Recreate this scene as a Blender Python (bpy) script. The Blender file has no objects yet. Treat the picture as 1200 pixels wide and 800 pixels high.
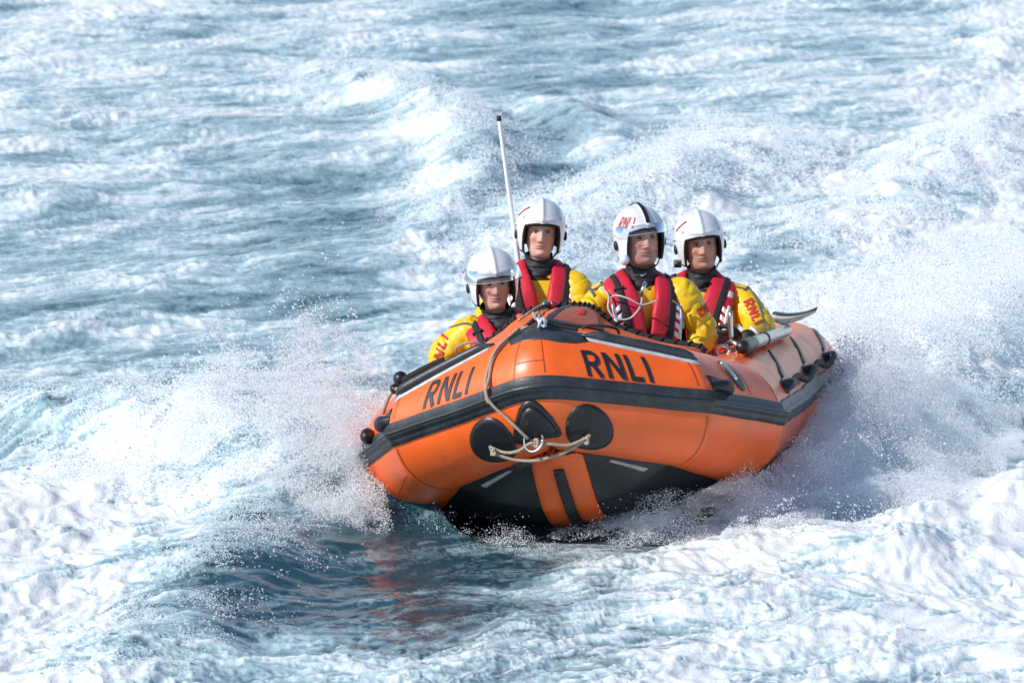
import bpy, bmesh, math, random
import numpy as np
from math import radians
from mathutils import Vector, Matrix
from mathutils.bvhtree import BVHTree

random.seed(4); rng = np.random.default_rng(11)
scn = bpy.context.scene
col = scn.collection
A = lambda *v: np.array(v, float)

# ------------------------------------------------------------------ camera, sky, sun, exposure
DEP = radians(13.0)
CAM = A(0, -29.2311, 7.7180)
FWD = A(0, math.cos(DEP), -math.sin(DEP)); UPV = A(0, math.sin(DEP), math.cos(DEP)); RGT = A(1, 0, 0)
FPX = 30.0 * 215.0                       # focal length in pixels of the 1200 px wide photograph
cam_d = bpy.data.cameras.new('camera'); cam = bpy.data.objects.new('camera', cam_d); col.objects.link(cam)
cam.location = CAM; cam.rotation_euler = (math.pi / 2 - DEP, 0, 0)
cam_d.sensor_width = 36.0; cam_d.lens = 36.0 * FPX / 1200.0
cam_d.clip_start = 0.5; cam_d.clip_end = 3000
cam_d.dof.use_dof = True; cam_d.dof.focus_distance = 29.6; cam_d.dof.aperture_fstop = 4.5
scn.camera = cam

SUN_EL = radians(37); SUN_DIR = A(-math.cos(radians(24)), -math.sin(radians(24)), 0) * math.cos(SUN_EL) + A(0, 0, math.sin(SUN_EL))
world = bpy.data.worlds.new('World'); scn.world = world; world.use_nodes = True
wn = world.node_tree.nodes; wl = world.node_tree.links
sky = wn.new('ShaderNodeTexSky'); sky.sky_type = 'NISHITA'; sky.sun_disc = False
sky.sun_elevation = SUN_EL; sky.sun_rotation = math.atan2(SUN_DIR[0], SUN_DIR[1])
sky.air_density = 1.0; sky.dust_density = 0.1; sky.ozone_density = 1.2; sky.altitude = 1200
wn['Background'].inputs['Strength'].default_value = 0.13
wl.new(sky.outputs[0], wn['Background'].inputs[0])
sun_d = bpy.data.lights.new('sun', 'SUN'); sun_d.energy = 3.9; sun_d.angle = radians(0.53); sun_d.color = (1.0, 0.95, 0.88)
sun = bpy.data.objects.new('sun', sun_d); col.objects.link(sun)
sun.rotation_euler = Vector(SUN_DIR).to_track_quat('Z', 'Y').to_euler(); sun.location = (-20, -8, 16)
scn.view_settings.view_transform = 'Standard'; scn.view_settings.look = 'None'
scn.view_settings.exposure = 0.27; scn.view_settings.gamma = 1.0; scn.view_settings.use_curve_mapping = False

# ------------------------------------------------------------------ pixel helpers (a pixel is only a direction)
def ray(px, py):
    return FWD + RGT * ((px - 600.0) / FPX) + UPV * ((400.0 - py) / FPX)
def on_water(px, py, z=0.0):
    r = ray(px, py); return CAM + r * ((z - CAM[2]) / r[2])
def to_px(P):
    v = np.asarray(P, float) - CAM; z = v @ FWD
    return 600 + FPX * (v @ RGT) / z, 400 - FPX * (v @ UPV) / z

# ------------------------------------------------------------------ numpy gradient noise
_perm = rng.permutation(256).astype(np.int32); _perm = np.concatenate([_perm, _perm, _perm])
_ang = rng.random(256) * 2 * np.pi
_g2 = np.stack([np.cos(_ang), np.sin(_ang)], 1).astype(np.float32)
_g3 = rng.normal(size=(256, 3)); _g3 = (_g3 / np.linalg.norm(_g3, axis=1)[:, None]).astype(np.float32)
def noise2(x, y):
    x = np.asarray(x, np.float32); y = np.asarray(y, np.float32)
    xf = np.floor(x); yf = np.floor(y); xi = xf.astype(np.int32) & 255; yi = yf.astype(np.int32) & 255
    fx = x - xf; fy = y - yf
    u = fx * fx * fx * (fx * (fx * 6 - 15) + 10); v = fy * fy * fy * (fy * (fy * 6 - 15) + 10)
    def g(ix, iy, dx, dy):
        h = _perm[_perm[(xi + ix) & 255] + ((yi + iy) & 255)]; gg = _g2[h]
        return gg[..., 0] * dx + gg[..., 1] * dy
    a = g(0, 0, fx, fy); b = g(1, 0, fx - 1, fy); c = g(0, 1, fx, fy - 1); d = g(1, 1, fx - 1, fy - 1)
    ab = a + u * (b - a); cd = c + u * (d - c)
    return (ab + v * (cd - ab)) * 1.5
def noise3(p):
    p = np.asarray(p, np.float32); f = np.floor(p); i = f.astype(np.int32) & 255; d = p - f
    w = d * d * d * (d * (d * 6 - 15) + 10); out = 0
    for cx in (0, 1):
        for cy in (0, 1):
            for cz in (0, 1):
                h = _perm[_perm[_perm[(i[..., 0] + cx) & 255] + ((i[..., 1] + cy) & 255)] + ((i[..., 2] + cz) & 255)]
                gg = _g3[h]
                dot = gg[..., 0] * (d[..., 0] - cx) + gg[..., 1] * (d[..., 1] - cy) + gg[..., 2] * (d[..., 2] - cz)
                out = out + dot * (w[..., 0] if cx else 1 - w[..., 0]) * (w[..., 1] if cy else 1 - w[..., 1]) * (w[..., 2] if cz else 1 - w[..., 2])
    return out * 1.5
def fbm2(x, y, o=4, gain=.5, lac=2.03):
    s = 0; a = 1.0; t = 0
    for k in range(o):
        s = s + a * noise2(x + 17.3 * k, y - 9.1 * k); t += a; a *= gain; x = x * lac; y = y * lac
    return s / t
def fbm3(p, o=3, gain=.5):
    s = 0; a = 1.0; t = 0
    for k in range(o):
        s = s + a * noise3(p + 13.7 * k); t += a; a *= gain; p = p * 2.03
    return s / t
def sstep(a, b, x):
    t = np.clip((x - a) / (b - a), 0, 1); return t * t * (3 - 2 * t)

# ------------------------------------------------------------------ object helpers
def tag(o, label=None, cat=None, group=None, kind=None):
    if label: o['label'] = label
    if cat: o['category'] = cat
    if group: o['group'] = group
    if kind: o['kind'] = kind
    return o
def empty(name, loc=(0, 0, 0)):
    o = bpy.data.objects.new(name, None); col.objects.link(o); o.location = loc; o.empty_display_size = .1
    return o
def mesh(name, v, f, mat, parent=None, smooth=True, attrs=None):
    me = bpy.data.meshes.new(name)
    v = np.asarray(v, float)
    me.from_pydata(v.tolist(), [], [list(map(int, q)) for q in f]); me.validate()
    if smooth: me.polygons.foreach_set('use_smooth', [True] * len(me.polygons))
    if attrs:
        for k, a in attrs.items():
            at = me.attributes.new(k, 'FLOAT_COLOR', 'POINT')
            at.data.foreach_set('color', np.c_[a, np.ones(len(a))].astype(np.float32).ravel())
    me.materials.append(mat); me.update()
    o = bpy.data.objects.new(name, me); col.objects.link(o)
    if parent: o.parent = parent
    return o
def grid_faces(n, m, wrap_m=False, wrap_n=False, off=0):
    f = []
    for i in range(n if wrap_n else n - 1):
        for j in range(m if wrap_m else m - 1):
            a = i * m + j; b = i * m + (j + 1) % m; c = ((i + 1) % n) * m + (j + 1) % m; d = ((i + 1) % n) * m + j
            f.append((off + a, off + b, off + c, off + d))
    return f
def flip(f): return [tuple(q[::-1]) for q in f]
def spline(P, n):
    P = np.asarray(P, float); k = len(P); out = []
    Q = np.vstack([2 * P[0] - P[1], P, 2 * P[-1] - P[-2]])
    for t in np.linspace(0, k - 1 - 1e-9, n):
        i = int(t); u = t - i; a, b, c, d = Q[i:i + 4]
        out.append(.5 * ((2 * b) + (c - a) * u + (2 * a - 5 * b + 4 * c - d) * u * u + (3 * b - a - 3 * c + d) * u ** 3))
    return np.array(out)
def tube_mesh(P, r, sides=8, caps=True):
    P = np.asarray(P, float); n = len(P); r = np.broadcast_to(np.asarray(r, float), (n,))
    T = np.gradient(P, axis=0); T /= np.linalg.norm(T, axis=1)[:, None] + 1e-12
    ref = A(0, 0, 1) if abs(T[0][2]) < .9 else A(1, 0, 0)
    N = np.cross(T[0], ref); N /= np.linalg.norm(N); V = []
    for i in range(n):
        N = N - T[i] * (N @ T[i]); N /= np.linalg.norm(N) + 1e-12; B = np.cross(T[i], N)
        for k in range(sides):
            a = 2 * np.pi * k / sides; V.append(P[i] + r[i] * (math.cos(a) * N + math.sin(a) * B))
    F = grid_faces(n, sides, wrap_m=True)
    if caps:
        F.append(tuple(range(sides))[::-1]); F.append(tuple((n - 1) * sides + k for k in range(sides)))
    return V, F
def rope(name, P, r, mat, parent=None, n=60, sides=8):
    return mesh(name, *tube_mesh(spline(P, n), r, sides), mat, parent)
def join(parts):
    V = []; F = []
    for v, f in parts:
        o = len(V); V += [tuple(map(float, q)) for q in v]; F += [tuple(int(i) + o for i in q) for q in f]
    return V, F
def box_part(c, s, R=None, bevel=0.0):
    bm = bmesh.new(); bmesh.ops.create_cube(bm, size=1)
    for v in bm.verts: v.co = Vector((v.co.x * s[0], v.co.y * s[1], v.co.z * s[2]))
    if bevel: bmesh.ops.bevel(bm, geom=list(bm.edges), offset=bevel, segments=3, affect='EDGES', profile=.6)
    V = np.array([v.co for v in bm.verts]); bm.verts.index_update(); F = [[v.index for v in f.verts] for f in bm.faces]; bm.free()
    if R is not None: V = V @ np.asarray(R).T
    return V + np.asarray(c), F
def ellipsoid_part(c, r, n=20, m=14, R=None):
    V = []; F = []
    for i in range(m + 1):
        th = math.pi * i / m
        for j in range(n):
            a = 2 * math.pi * j / n; V.append((math.sin(th) * math.cos(a), math.sin(th) * math.sin(a), math.cos(th)))
    V = np.array(V) * np.asarray(r)
    if R is not None: V = V @ np.asarray(R).T
    return V + np.asarray(c), flip(grid_faces(m + 1, n, wrap_m=True))
def rotz(a): c, s = math.cos(a), math.sin(a); return A([c, -s, 0], [s, c, 0], [0, 0, 1])
def rotx(a): c, s = math.cos(a), math.sin(a); return A([1, 0, 0], [0, c, -s], [0, s, c])
def roty(a): c, s = math.cos(a), math.sin(a); return A([c, 0, s], [0, 1, 0], [-s, 0, c])

# ------------------------------------------------------------------ materials
def pmat(name, color, rough=.5, metal=0., spec=.5, bump=0., bscale=60., var=0., vscale=6., coat=0., sss=0., dirt=None, dscale=3., dlo=.55, dhi=.75, attr=None):
    m = bpy.data.materials.new(name); m.use_nodes = True; nt = m.node_tree; N = nt.nodes; L = nt.links
    p = N['Principled BSDF']; p.inputs['Roughness'].default_value = rough; p.inputs['Metallic'].default_value = metal
    p.inputs['Specular IOR Level'].default_value = spec; p.inputs['Coat Weight'].default_value = coat; p.inputs['Coat Roughness'].default_value = .15
    if sss:
        p.inputs['Subsurface Weight'].default_value = sss; p.inputs['Subsurface Radius'].default_value = (.012, .005, .003); p.inputs['Subsurface Scale'].default_value = 1.0
    tc = N.new('ShaderNodeTexCoord')
    c_out = None
    if attr:
        at = N.new('ShaderNodeAttribute'); at.attribute_name = attr; c_out = at.outputs['Color']
    else:
        rgb = N.new('ShaderNodeRGB'); rgb.outputs[0].default_value = (*color, 1); c_out = rgb.outputs[0]
    if var:
        nz = N.new('ShaderNodeTexNoise'); nz.inputs['Scale'].default_value = vscale; nz.inputs['Detail'].default_value = 6; L.new(tc.outputs['Object'], nz.inputs['Vector'])
        hs = N.new('ShaderNodeHueSaturation'); mr = N.new('ShaderNodeMapRange')
        mr.inputs['From Min'].default_value = .3; mr.inputs['From Max'].default_value = .7; mr.inputs['To Min'].default_value = 1 - var; mr.inputs['To Max'].default_value = 1 + var
        L.new(nz.outputs['Fac'], mr.inputs['Value']); L.new(mr.outputs[0], hs.inputs['Value']); L.new(c_out, hs.inputs['Color']); c_out = hs.outputs[0]
    if dirt:
        nz = N.new('ShaderNodeTexNoise'); nz.inputs['Scale'].default_value = dscale; nz.inputs['Detail'].default_value = 10; nz.inputs['Roughness'].default_value = .7; L.new(tc.outputs['Object'], nz.inputs['Vector'])
        rp = N.new('ShaderNodeMapRange'); rp.inputs['From Min'].default_value = dlo; rp.inputs['From Max'].default_value = dhi; rp.inputs['To Max'].default_value = .75; L.new(nz.outputs['Fac'], rp.inputs['Value'])
        mx = N.new('ShaderNodeMix'); mx.data_type = 'RGBA'; L.new(rp.outputs[0], mx.inputs['Factor']); L.new(c_out, mx.inputs['A']); mx.inputs['B'].default_value = (*dirt, 1); c_out = mx.outputs['Result']
    L.new(c_out, p.inputs['Base Color'])
    if bump:
        nz = N.new('ShaderNodeTexNoise'); nz.inputs['Scale'].default_value = bscale; nz.inputs['Detail'].default_value = 4; L.new(tc.outputs['Object'], nz.inputs['Vector'])
        b = N.new('ShaderNodeBump'); b.inputs['Strength'].default_value = bump; b.inputs['Distance'].default_value = .01; L.new(nz.outputs['Fac'], b.inputs['Height']); L.new(b.outputs[0], p.inputs['Normal'])
    return m
M = {}
M['orange'] = pmat('orange_tube_fabric', (.89, .128, .014), rough=.38, coat=.15, var=.12, vscale=3.5, bump=.06, bscale=30, dirt=(.42, .10, .035), dscale=5, dlo=.58, dhi=.8)
M['orange_deck'] = pmat('orange_deck_fabric', (.72, .13, .025), rough=.5, var=.15, vscale=5, bump=.25, bscale=14, dirt=(.25, .07, .035), dscale=6)
M['rust'] = pmat('brown_orange_flap', (.40, .085, .03), rough=.45, var=.12, bump=.2, bscale=12)
M['band'] = pmat('grey_rubber', (.030, .034, .040), rough=.42, var=.25, vscale=12, bump=.15, bscale=90, dirt=(.10, .105, .11), dscale=9, dlo=.5, dhi=.8)
M['black'] = pmat('black_rubber', (.012, .012, .014), rough=.4, var=.2, bump=.1, bscale=80)
M['hull'] = pmat('black_hull_fabric', (.014, .016, .018), rough=.35, var=.3, vscale=5, dirt=(.09, .10, .10), dscale=14, dlo=.6, dhi=.8)
M['letter'] = pmat('navy_lettering', (.016, .018, .030), rough=.5)
M['seam'] = pmat('seam_tape', (.30, .055, .018), rough=.5)
M['grey_patch'] = pmat('pale_grey_strip', (.50, .55, .58), rough=.4, var=.2, vscale=20)
M['white_patch'] = pmat('worn_white_strip', (.34, .35, .34), rough=.5, var=.2, vscale=20, dirt=(.12, .13, .13), dscale=15)
M['rope_tan'] = pmat('tan_rope', (.42, .33, .25), rough=.8, var=.3, vscale=120, bump=.8, bscale=220)
M['rope_black'] = pmat('black_rope', (.016, .016, .018), rough=.7, bump=.8, bscale=200, dirt=(.2, .2, .2), dscale=120, dlo=.62, dhi=.72)
M['steel'] = pmat('steel', (.62, .62, .60), rough=.25, metal=1., var=.15, vscale=30)
M['shaft'] = pmat('silver_shaft', (.52, .50, .46), rough=.3, metal=.7, var=.2, vscale=25)
M['wood'] = pmat('pale_blade', (.62, .50, .36), rough=.5, var=.2, vscale=12)
M['green'] = pmat('green_lens', (.005, .16, .12), rough=.15, coat=.5)
M['redlens'] = pmat('red_lens', (.22, .02, .03), rough=.2, coat=.5)
M['yellow'] = pmat('yellow_drysuit', (.80, .50, .008), rough=.45, var=.10, vscale=7, bump=.25, bscale=22, dirt=(.45, .26, .02), dscale=7, dlo=.62, dhi=.85)
M['suitblack'] = pmat('black_suit_panel', (.013, .013, .016), rough=.6, bump=.2, bscale=40)
M['red'] = pmat('red_lifejacket', (.55, .012, .035), rough=.55, var=.12, vscale=10, bump=.3, bscale=35)
M['redprint'] = pmat('red_print', (.55, .03, .02), rough=.6)
M['webbing'] = pmat('black_webbing', (.012, .012, .015), rough=.7, bump=.4, bscale=150)
M['silver'] = pmat('reflective_tape', (.76, .78, .80), rough=.35, metal=.1, var=.15, vscale=60)
M['helmet'] = pmat('silver_helmet_paint', (.74, .75, .77), rough=.26, metal=.12, coat=.4, var=.05, vscale=5, dirt=(.42, .43, .45), dscale=12, dlo=.62, dhi=.8)
M['neoprene'] = pmat('black_neoprene', (.014, .014, .016), rough=.65, bump=.2, bscale=30)
M['skin'] = pmat('skin', (.5, .3, .22), rough=.48, sss=.12, attr='Col', bump=.08, bscale=180)
M['eye'] = pmat('eye', (.5, .3, .22), rough=.12, attr='Col')
M['hair'] = pmat('hair', (.06, .035, .02), rough=.6, bump=.5, bscale=150)
M['antenna'] = pmat('white_antenna', (.72, .73, .74), rough=.3)
M['hose'] = pmat('grey_hose', (.45, .46, .46), rough=.35)
M['piping'] = pmat('grey_piping', (.12, .12, .11), rough=.5)
def glass_mat():
    m = bpy.data.materials.new('clear_visor'); m.use_nodes = True; N = m.node_tree.nodes; L = m.node_tree.links
    for n in list(N):
        if n.type != 'OUTPUT_MATERIAL': N.remove(n)
    t = N.new('ShaderNodeBsdfTransparent'); t.inputs[0].default_value = (.86, .9, .92, 1)
    g = N.new('ShaderNodeBsdfGlossy'); g.inputs['Roughness'].default_value = .08
    fr = N.new('ShaderNodeFresnel'); fr.inputs[0].default_value = 1.5
    ad = N.new('ShaderNodeMath'); ad.operation = 'MULTIPLY_ADD'; ad.inputs[1].default_value = .9; ad.inputs[2].default_value = .05; L.new(fr.outputs[0], ad.inputs[0])
    mx = N.new('ShaderNodeMixShader'); L.new(ad.outputs[0], mx.inputs[0]); L.new(t.outputs[0], mx.inputs[1]); L.new(g.outputs[0], mx.inputs[2])
    L.new(mx.outputs[0], N['Material Output'].inputs['Surface']); return m
M['visor'] = glass_mat()

# ------------------------------------------------------------------ boat frame (x forward, y to port, z up)
BOAT_R = rotz(-(math.pi / 2 + radians(8.83))) @ roty(-radians(9.0)) @ rotx(radians(8.02))
BOAT_T = A(.375, -.234, .029)
def b2w(p): return np.asarray(p, float) @ BOAT_R.T + BOAT_T
def w2b(p): return (np.asarray(p, float) - BOAT_T) @ BOAT_R
def boat_px(px, py, x):                    # the point of the boat's cross-section at x that lies in that direction
    o = w2b(CAM); d = ray(px, py) @ BOAT_R; return o + d * ((x - o[0]) / d[0])
RT = .33
def boat_path():
    apex = A(1.06, 0, .81); K = A(.69, .861, .602); K2 = A(0, 1.16, .45); ST = A(-3.4, 1.18, .46)
    d1 = (K - apex) / np.linalg.norm(K - apex); pA = apex + d1 * .16; mir = A(1, -1, 1); pS = pA * mir
    nose = [(1 - t) ** 2 * pS + 2 * t * (1 - t) * apex + t * t * pA for t in np.linspace(0, 1, 9)]
    P = np.array([ST * mir, K2 * mir, K * mir] + nose + [K, K2, ST])
    d = np.diff(P[:, :2], axis=0); d /= np.linalg.norm(d, axis=1)[:, None]; n = np.stack([d[:, 1], -d[:, 0]], 1)
    Mi = np.zeros((len(P), 2)); Mi[0] = n[0]; Mi[-1] = n[-1]
    for i in range(1, len(P) - 1):
        b = n[i - 1] + n[i]; b /= np.linalg.norm(b); Mi[i] = b / (b @ n[i])
    Ls = np.r_[0, np.cumsum(np.linalg.norm(np.diff(P, axis=0), axis=1))]
    return P, Mi, Ls - Ls[-1] / 2
P_, M_, L_ = boat_path(); SMAX = L_[-1]
SK, SK2 = L_[-3], L_[-2]
def TP(s, phi, dr=0.):                     # point on the buoyancy tube: s along the rubbing strake from the nose, phi round the section
    s = np.asarray(s, float); phi = np.radians(np.asarray(phi, float)); s, phi, dr = np.broadcast_arrays(s, phi, np.asarray(dr, float))
    o = np.stack([np.interp(s, L_, P_[:, k]) for k in range(3)], -1)
    m = np.stack([np.interp(s, L_, M_[:, k]) for k in range(2)], -1)
    t = np.clip((np.abs(s) - (SMAX - .22)) / .22, 0, 1); rr = RT * (1 - .45 * t ** 2) + dr
    q = o.copy(); q[..., :2] -= RT * m
    q[..., :2] += (rr * np.cos(phi))[..., None] * m; q[..., 2] += rr * np.sin(phi)
    return q
def path_samples(a, b, step=.04):
    S = list(np.arange(a, b, step)) + [b]
    for k in L_:
        for e in (-.02, 0, .02):
            if a < k + e < b: S.append(k + e)
    S = np.array(sorted(S)); keep = [0]
    for i in range(1, len(S)):
        if S[i] - S[keep[-1]] > .004: keep.append(i)
    return S[keep]

# ------------------------------------------------------------------ the sea
FOAM = np.array([
 [.60,.60,.58,.55,.55,.48,.42,.46,.58,.58,.52,.62,.74],
 [.62,.62,.58,.52,.60,.58,.40,.46,.58,.66,.70,.78,.78],
 [.52,.46,.42,.42,.36,.72,.26,.56,.72,.72,.70,.70,.86],
 [.46,.46,.40,.30,.16,.56,.58,.66,.76,.48,.78,.86,.92],
 [.50,.50,.46,.42,.52,.66,.70,.75,.80,.85,.95,1.0,1.0],
 [.38,.42,.50,.62,.75,.70,.50,.50,.60,.70,.62,.52,.48],
 [.92,.92,.85,.52,.14,.04,.02,.28,.74,.80,.78,.92,1.0],
 [.90,.84,.42,.08,.06,.12,.40,.68,.72,.74,.74,.80,.90],
 [.85,.58,.36,.34,.42,.54,.62,.66,.70,.74,.76,.80,.86],
 [.85,.62,.45,.42,.48,.56,.62,.68,.72,.78,.78,.82,.86]])
def foam_density(px, py):
    gx = np.clip(px / 100., 0, 11.999); gy = np.clip(py / 100., 0, 8.999)
    i = gy.astype(int); j = gx.astype(int); u = gx - j; v = gy - i; u = u * u * (3 - 2 * u); v = v * v * (3 - 2 * v)
    return FOAM[i, j] * (1 - u) * (1 - v) + FOAM[i, j + 1] * u * (1 - v) + FOAM[i + 1, j] * (1 - u) * v + FOAM[i + 1, j + 1] * u * v
def ridge_dist(X, Y, pts, hs=None):        # distance to a polyline on the water and the height carried along it
    W = np.array([on_water(*p)[:2] for p in pts]); best = np.full(X.shape, 1e9); hh = np.zeros(X.shape); side = np.zeros(X.shape)
    for k in range(len(W) - 1):
        a, b = W[k], W[k + 1]; d = b - a; l2 = d @ d
        t = np.clip(((X - a[0]) * d[0] + (Y - a[1]) * d[1]) / l2, 0, 1)
        ex = X - a[0] - t * d[0]; ey = Y - a[1] - t * d[1]; q = np.hypot(ex, ey); m = q < best
        best = np.where(m, q, best); side = np.where(m, np.sign(d[0] * ey - d[1] * ex), side)
        if hs is not None: hh = np.where(m, hs[k] + (hs[k + 1] - hs[k]) * t, hh)
    return best, hh, side
RIDGES = [  # pixel course on the water, heights, half width (m), steepness of the near side
 ([(0, 500), (120, 520), (240, 545), (315, 590), (285, 650), (215, 720), (120, 800)], [.16, .20, .20, .13, .13, .12, .10], .42, .3),
 ([(470, 590), (400, 565), (320, 545), (230, 530), (120, 515)], [.20, .26, .22, .16, .10], .45, .0),
 ([(1000, 520), (1060, 480), (1130, 440), (1230, 400), (1300, 370)], [.06, .20, .30, .36, .3], .55, .0),
 ([(985, 690), (1035, 672), (1090, 650), (1140, 625), (1215, 600), (1300, 590)], [.02, .08, .13, .17, .20, .2], .42, .0),
 ([(690, 675), (760, 668), (850, 655), (950, 650), (1040, 660)], [.03, .06, .07, .06, .06], .25, .0),
 ([(385, 85), (450, 112), (520, 150), (560, 190), (555, 230), (510, 275), (470, 330)], [.05, .16, .20, .18, .14, .10, .03], .34, .0),
 ([(590, 330), (680, 270), (760, 240), (830, 215), (900, 190), (960, 170)], [.05, .14, .20, .24, .16, .05], .55, .0),
 ([(860, 320), (930, 290), (1000, 268), (1060, 240), (1120, 195), (1200, 165), (1300, 140)], [.03, .09, .11, .14, .14, .14, .1], .5, .0),
 ([(712, 634), (780, 629), (860, 620), (940, 606), (1000, 596)], [.02, .10, .15, .14, .05], .17, .0),
 ([(400, 592), (450, 602), (500, 608), (545, 614)], [.08, .10, .08, .01], .15, .0),
 ([(600, 110), (660, 135), (700, 165), (735, 200)], [.03, .14, .14, .04], .3, .0),
 ([(100, 345), (260, 330), (400, 300), (520, 290)], [.02, .08, .10, .02], .5, .0),
 ([(0, 240), (200, 215), (380, 190)], [.06, .08, .02], .5, .0),
]
def sea_height(X, Y):
    X = X.astype(np.float32); Y = Y.astype(np.float32)
    ppx = np.stack([X, Y, np.zeros_like(X)], -1); px, py = to_px(ppx)
    inview = np.clip(1 - np.maximum(np.abs(px - 600) / 900 - 1, 0) * 1.5, 0, 1)
    D = foam_density(px, py)
    D = D + .07 * sstep(700, 300, px) * sstep(480, 350, py) + .34 * np.exp(-(((px - 660) / 130) ** 2 + ((py - 640 + .06 * (px - 660)) / 13) ** 2)) + .25 * np.exp(-(((px - 560) / 160) ** 2 + ((py - 700 + .05 * (px - 560)) / 9) ** 2))
    D = D * inview + .45 * (1 - inview)
    churn = sstep(.55, .9, D)
    wx = X + .35 * fbm2(X * .7 + 3, Y * .7, 3); wy = Y + .35 * fbm2(X * .7 - 9, Y * .7 + 5, 3)
    c, s = math.cos(.42), math.sin(.42); U = c * wx + s * wy; V = -s * wx + c * wy
    calm = np.exp(-(((px - 470) / 230) ** 2 + ((py - 672) / 70) ** 2))
    farc = sstep(1.5, 6, Y)
    h = .085 * fbm2(U * .45, V * .75, 2) * (1 - .6 * calm) + .007 * calm * fbm2(X * 1.1 + 3, Y * 7.5 + .5 * X, 3)
    h = h + .055 * fbm2(U * 1.3 + 7, V * 2.1, 3, .55) * (1 - .75 * calm) * (1 - .3 * farc)
    rid = 1 - np.abs(fbm2(U * 2.4 + 4, V * 4.2, 3, .55)) * 2
    h = h + .022 * rid * (1 - .75 * calm) * (1 - .35 * farc)
    h = h + .010 * fbm2(U * 6, V * 11, 3, .6) * (1 - .7 * calm) * (1 - .4 * farc)
    for pts, hs, w, st in RIDGES:
        d, hh, side = ridge_dist(X, Y, pts, hs)
        wob = 1 + .32 * fbm2(X * 2.2 + 31, Y * 1.6, 3)
        h = h + hh * np.exp(-(d / (w * wob)) ** 2) * (1 + .35 * fbm2(X * 3 + 8, Y * 2.0, 2))
    # billowing foam heaps in the churned water
    b1 = np.abs(fbm2(wx * 1.7, wy * 1.3, 2)); b2 = np.abs(noise2(wx * 4.2 + 5, wy * 3.0)) * .8; b3 = np.abs(noise2(wx * 9.5 + 2, wy * 6)) * .8
    cream = sstep(560, 760, px) * sstep(560, 680, py)
    lumpy = sstep(-.25, .35, fbm2(wx * .8 + 60, wy * .7, 2))
    h = h - cream * churn * .5 * (.022 * rid + .010 * fbm2(U * 6, V * 11, 3, .6))
    bill = .10 * (b1 - .2) + (.032 * (b2 - .2) + .018 * (b3 - .2) * (1 - .3 * cream)) * (.35 + .65 * lumpy) * (1 - .55 * sstep(1.5, 6, Y))
    h = h + churn * bill * (1 - .12 * cream)
    return h, D, px, py, wx, wy, U, V
def foam_value(h, D, px, py, wx, wy, U, V):
    Yq = wy
    calm = np.exp(-(((px - 470) / 230) ** 2 + ((py - 672) / 75) ** 2))
    big = fbm2(U * .65 + 40, V * 1.5, 4, .55)
    mid = fbm2(U * 2.2 + 11, V * 5.6, 4, .58)
    fil = 1 - np.abs(fbm2(U * 1.5 + 71, V * 6.5, 3, .6)) * 3.2
    lace = 1 - np.abs(fbm2(wx * 6.5 + 3 * mid, wy * 6.0, 3, .6)) * 2.6
    fine = fbm2(wx * 26, wy * 20, 3, .65)
    f = .87 * D + .03 + .50 * big + .34 * mid + (.18 + .20 * sstep(4, 0, Yq)) * (lace - .45) + .09 * fine + .13 * (fil - .35) + .5 * np.clip(h, -.1, .2) - .30 * calm
    return sstep(.30, .90, f), f
NPX = np.arange(-120, 1321, 1.75); NPY = np.concatenate([np.arange(-70, 400, 1.15), np.arange(400, 900, 1.25)])
g_ = .0028 * 1.045 ** np.arange(90); ext = .962 + np.cumsum(g_); ext = np.concatenate([ext, ext[-1] * A(1.3, 1.9, 3, 5, 9, 16, 30)])
u = (NPX - 600) / 750.0; u = np.concatenate([-ext[::-1], u, ext])
ys = np.array([on_water(600, p)[1] for p in NPY]); ys = ys[ys < 22]; yf = ys[0] + np.cumsum(.06 * 1.05 ** np.arange(70)); ys = np.concatenate([[1500, 900, 600, 400, 300, 220, 170, 140][:8], yf[yf < 110][::-1], ys, [-6, -8, -11, -15, -20, -26, -40, -80, -200]])
hw = np.maximum((ys + 29.2311) * math.cos(DEP) + 1.7, 6) * 750.0 / FPX
SX = hw[:, None] * u[None, :]; SY = np.broadcast_to(ys[:, None], SX.shape).copy()
SH, SD, spx, spy, swx, swy, sU, sV = sea_height(SX, SY)
far = np.clip((np.hypot(SX, SY - 3) - 30) / 60, 0, 1); SH = SH * (1 - far)
SF, SFr = foam_value(SH, SD, spx, spy, swx, swy, sU, sV)
SH = SH + .012 * SF * (1 + noise2(swx * 15, swy * 8)) * (1 - far)
# hollow where the planing hull presses the water away
bl = w2b(np.stack([SX, SY, SH], -1).reshape(-1, 3)).reshape(SX.shape + (3,))
halfb = np.interp(bl[..., 0], [-4.4, -3.9, -3.5, 0, .55, 1.0], [-1, .3, .86, .86, .5, .05])
inside = sstep(.0, .14, halfb - np.abs(bl[..., 1])) * (bl[..., 0] < 1.0)
zk = np.interp(bl[..., 0], [-3.6, 0, .35, 1.0], [-.62, -.07, -.02, .05])
SH = np.where(inside > 0, np.minimum(SH, SH * (1 - inside) + inside * zk), SH)
nr, nc = SX.shape
me = bpy.data.meshes.new('sea')
idx = np.arange(nr * nc).reshape(nr, nc)
Q = np.stack([idx[:-1, :-1], idx[1:, :-1], idx[1:, 1:], idx[:-1, 1:]], -1).reshape(-1, 4).astype(np.int32)
me.vertices.add(nr * nc); me.vertices.foreach_set('co', np.stack([SX, SY, SH], -1).astype(np.float32).ravel())
me.loops.add(Q.size); me.loops.foreach_set('vertex_index', Q.ravel())
me.polygons.add(len(Q)); me.polygons.foreach_set('loop_start', np.arange(0, Q.size, 4, dtype=np.int32)); me.polygons.foreach_set('loop_total', np.full(len(Q), 4, np.int32))
me.polygons.foreach_set('use_smooth', np.ones(len(Q), bool)); me.update(calc_edges=True)
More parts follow.
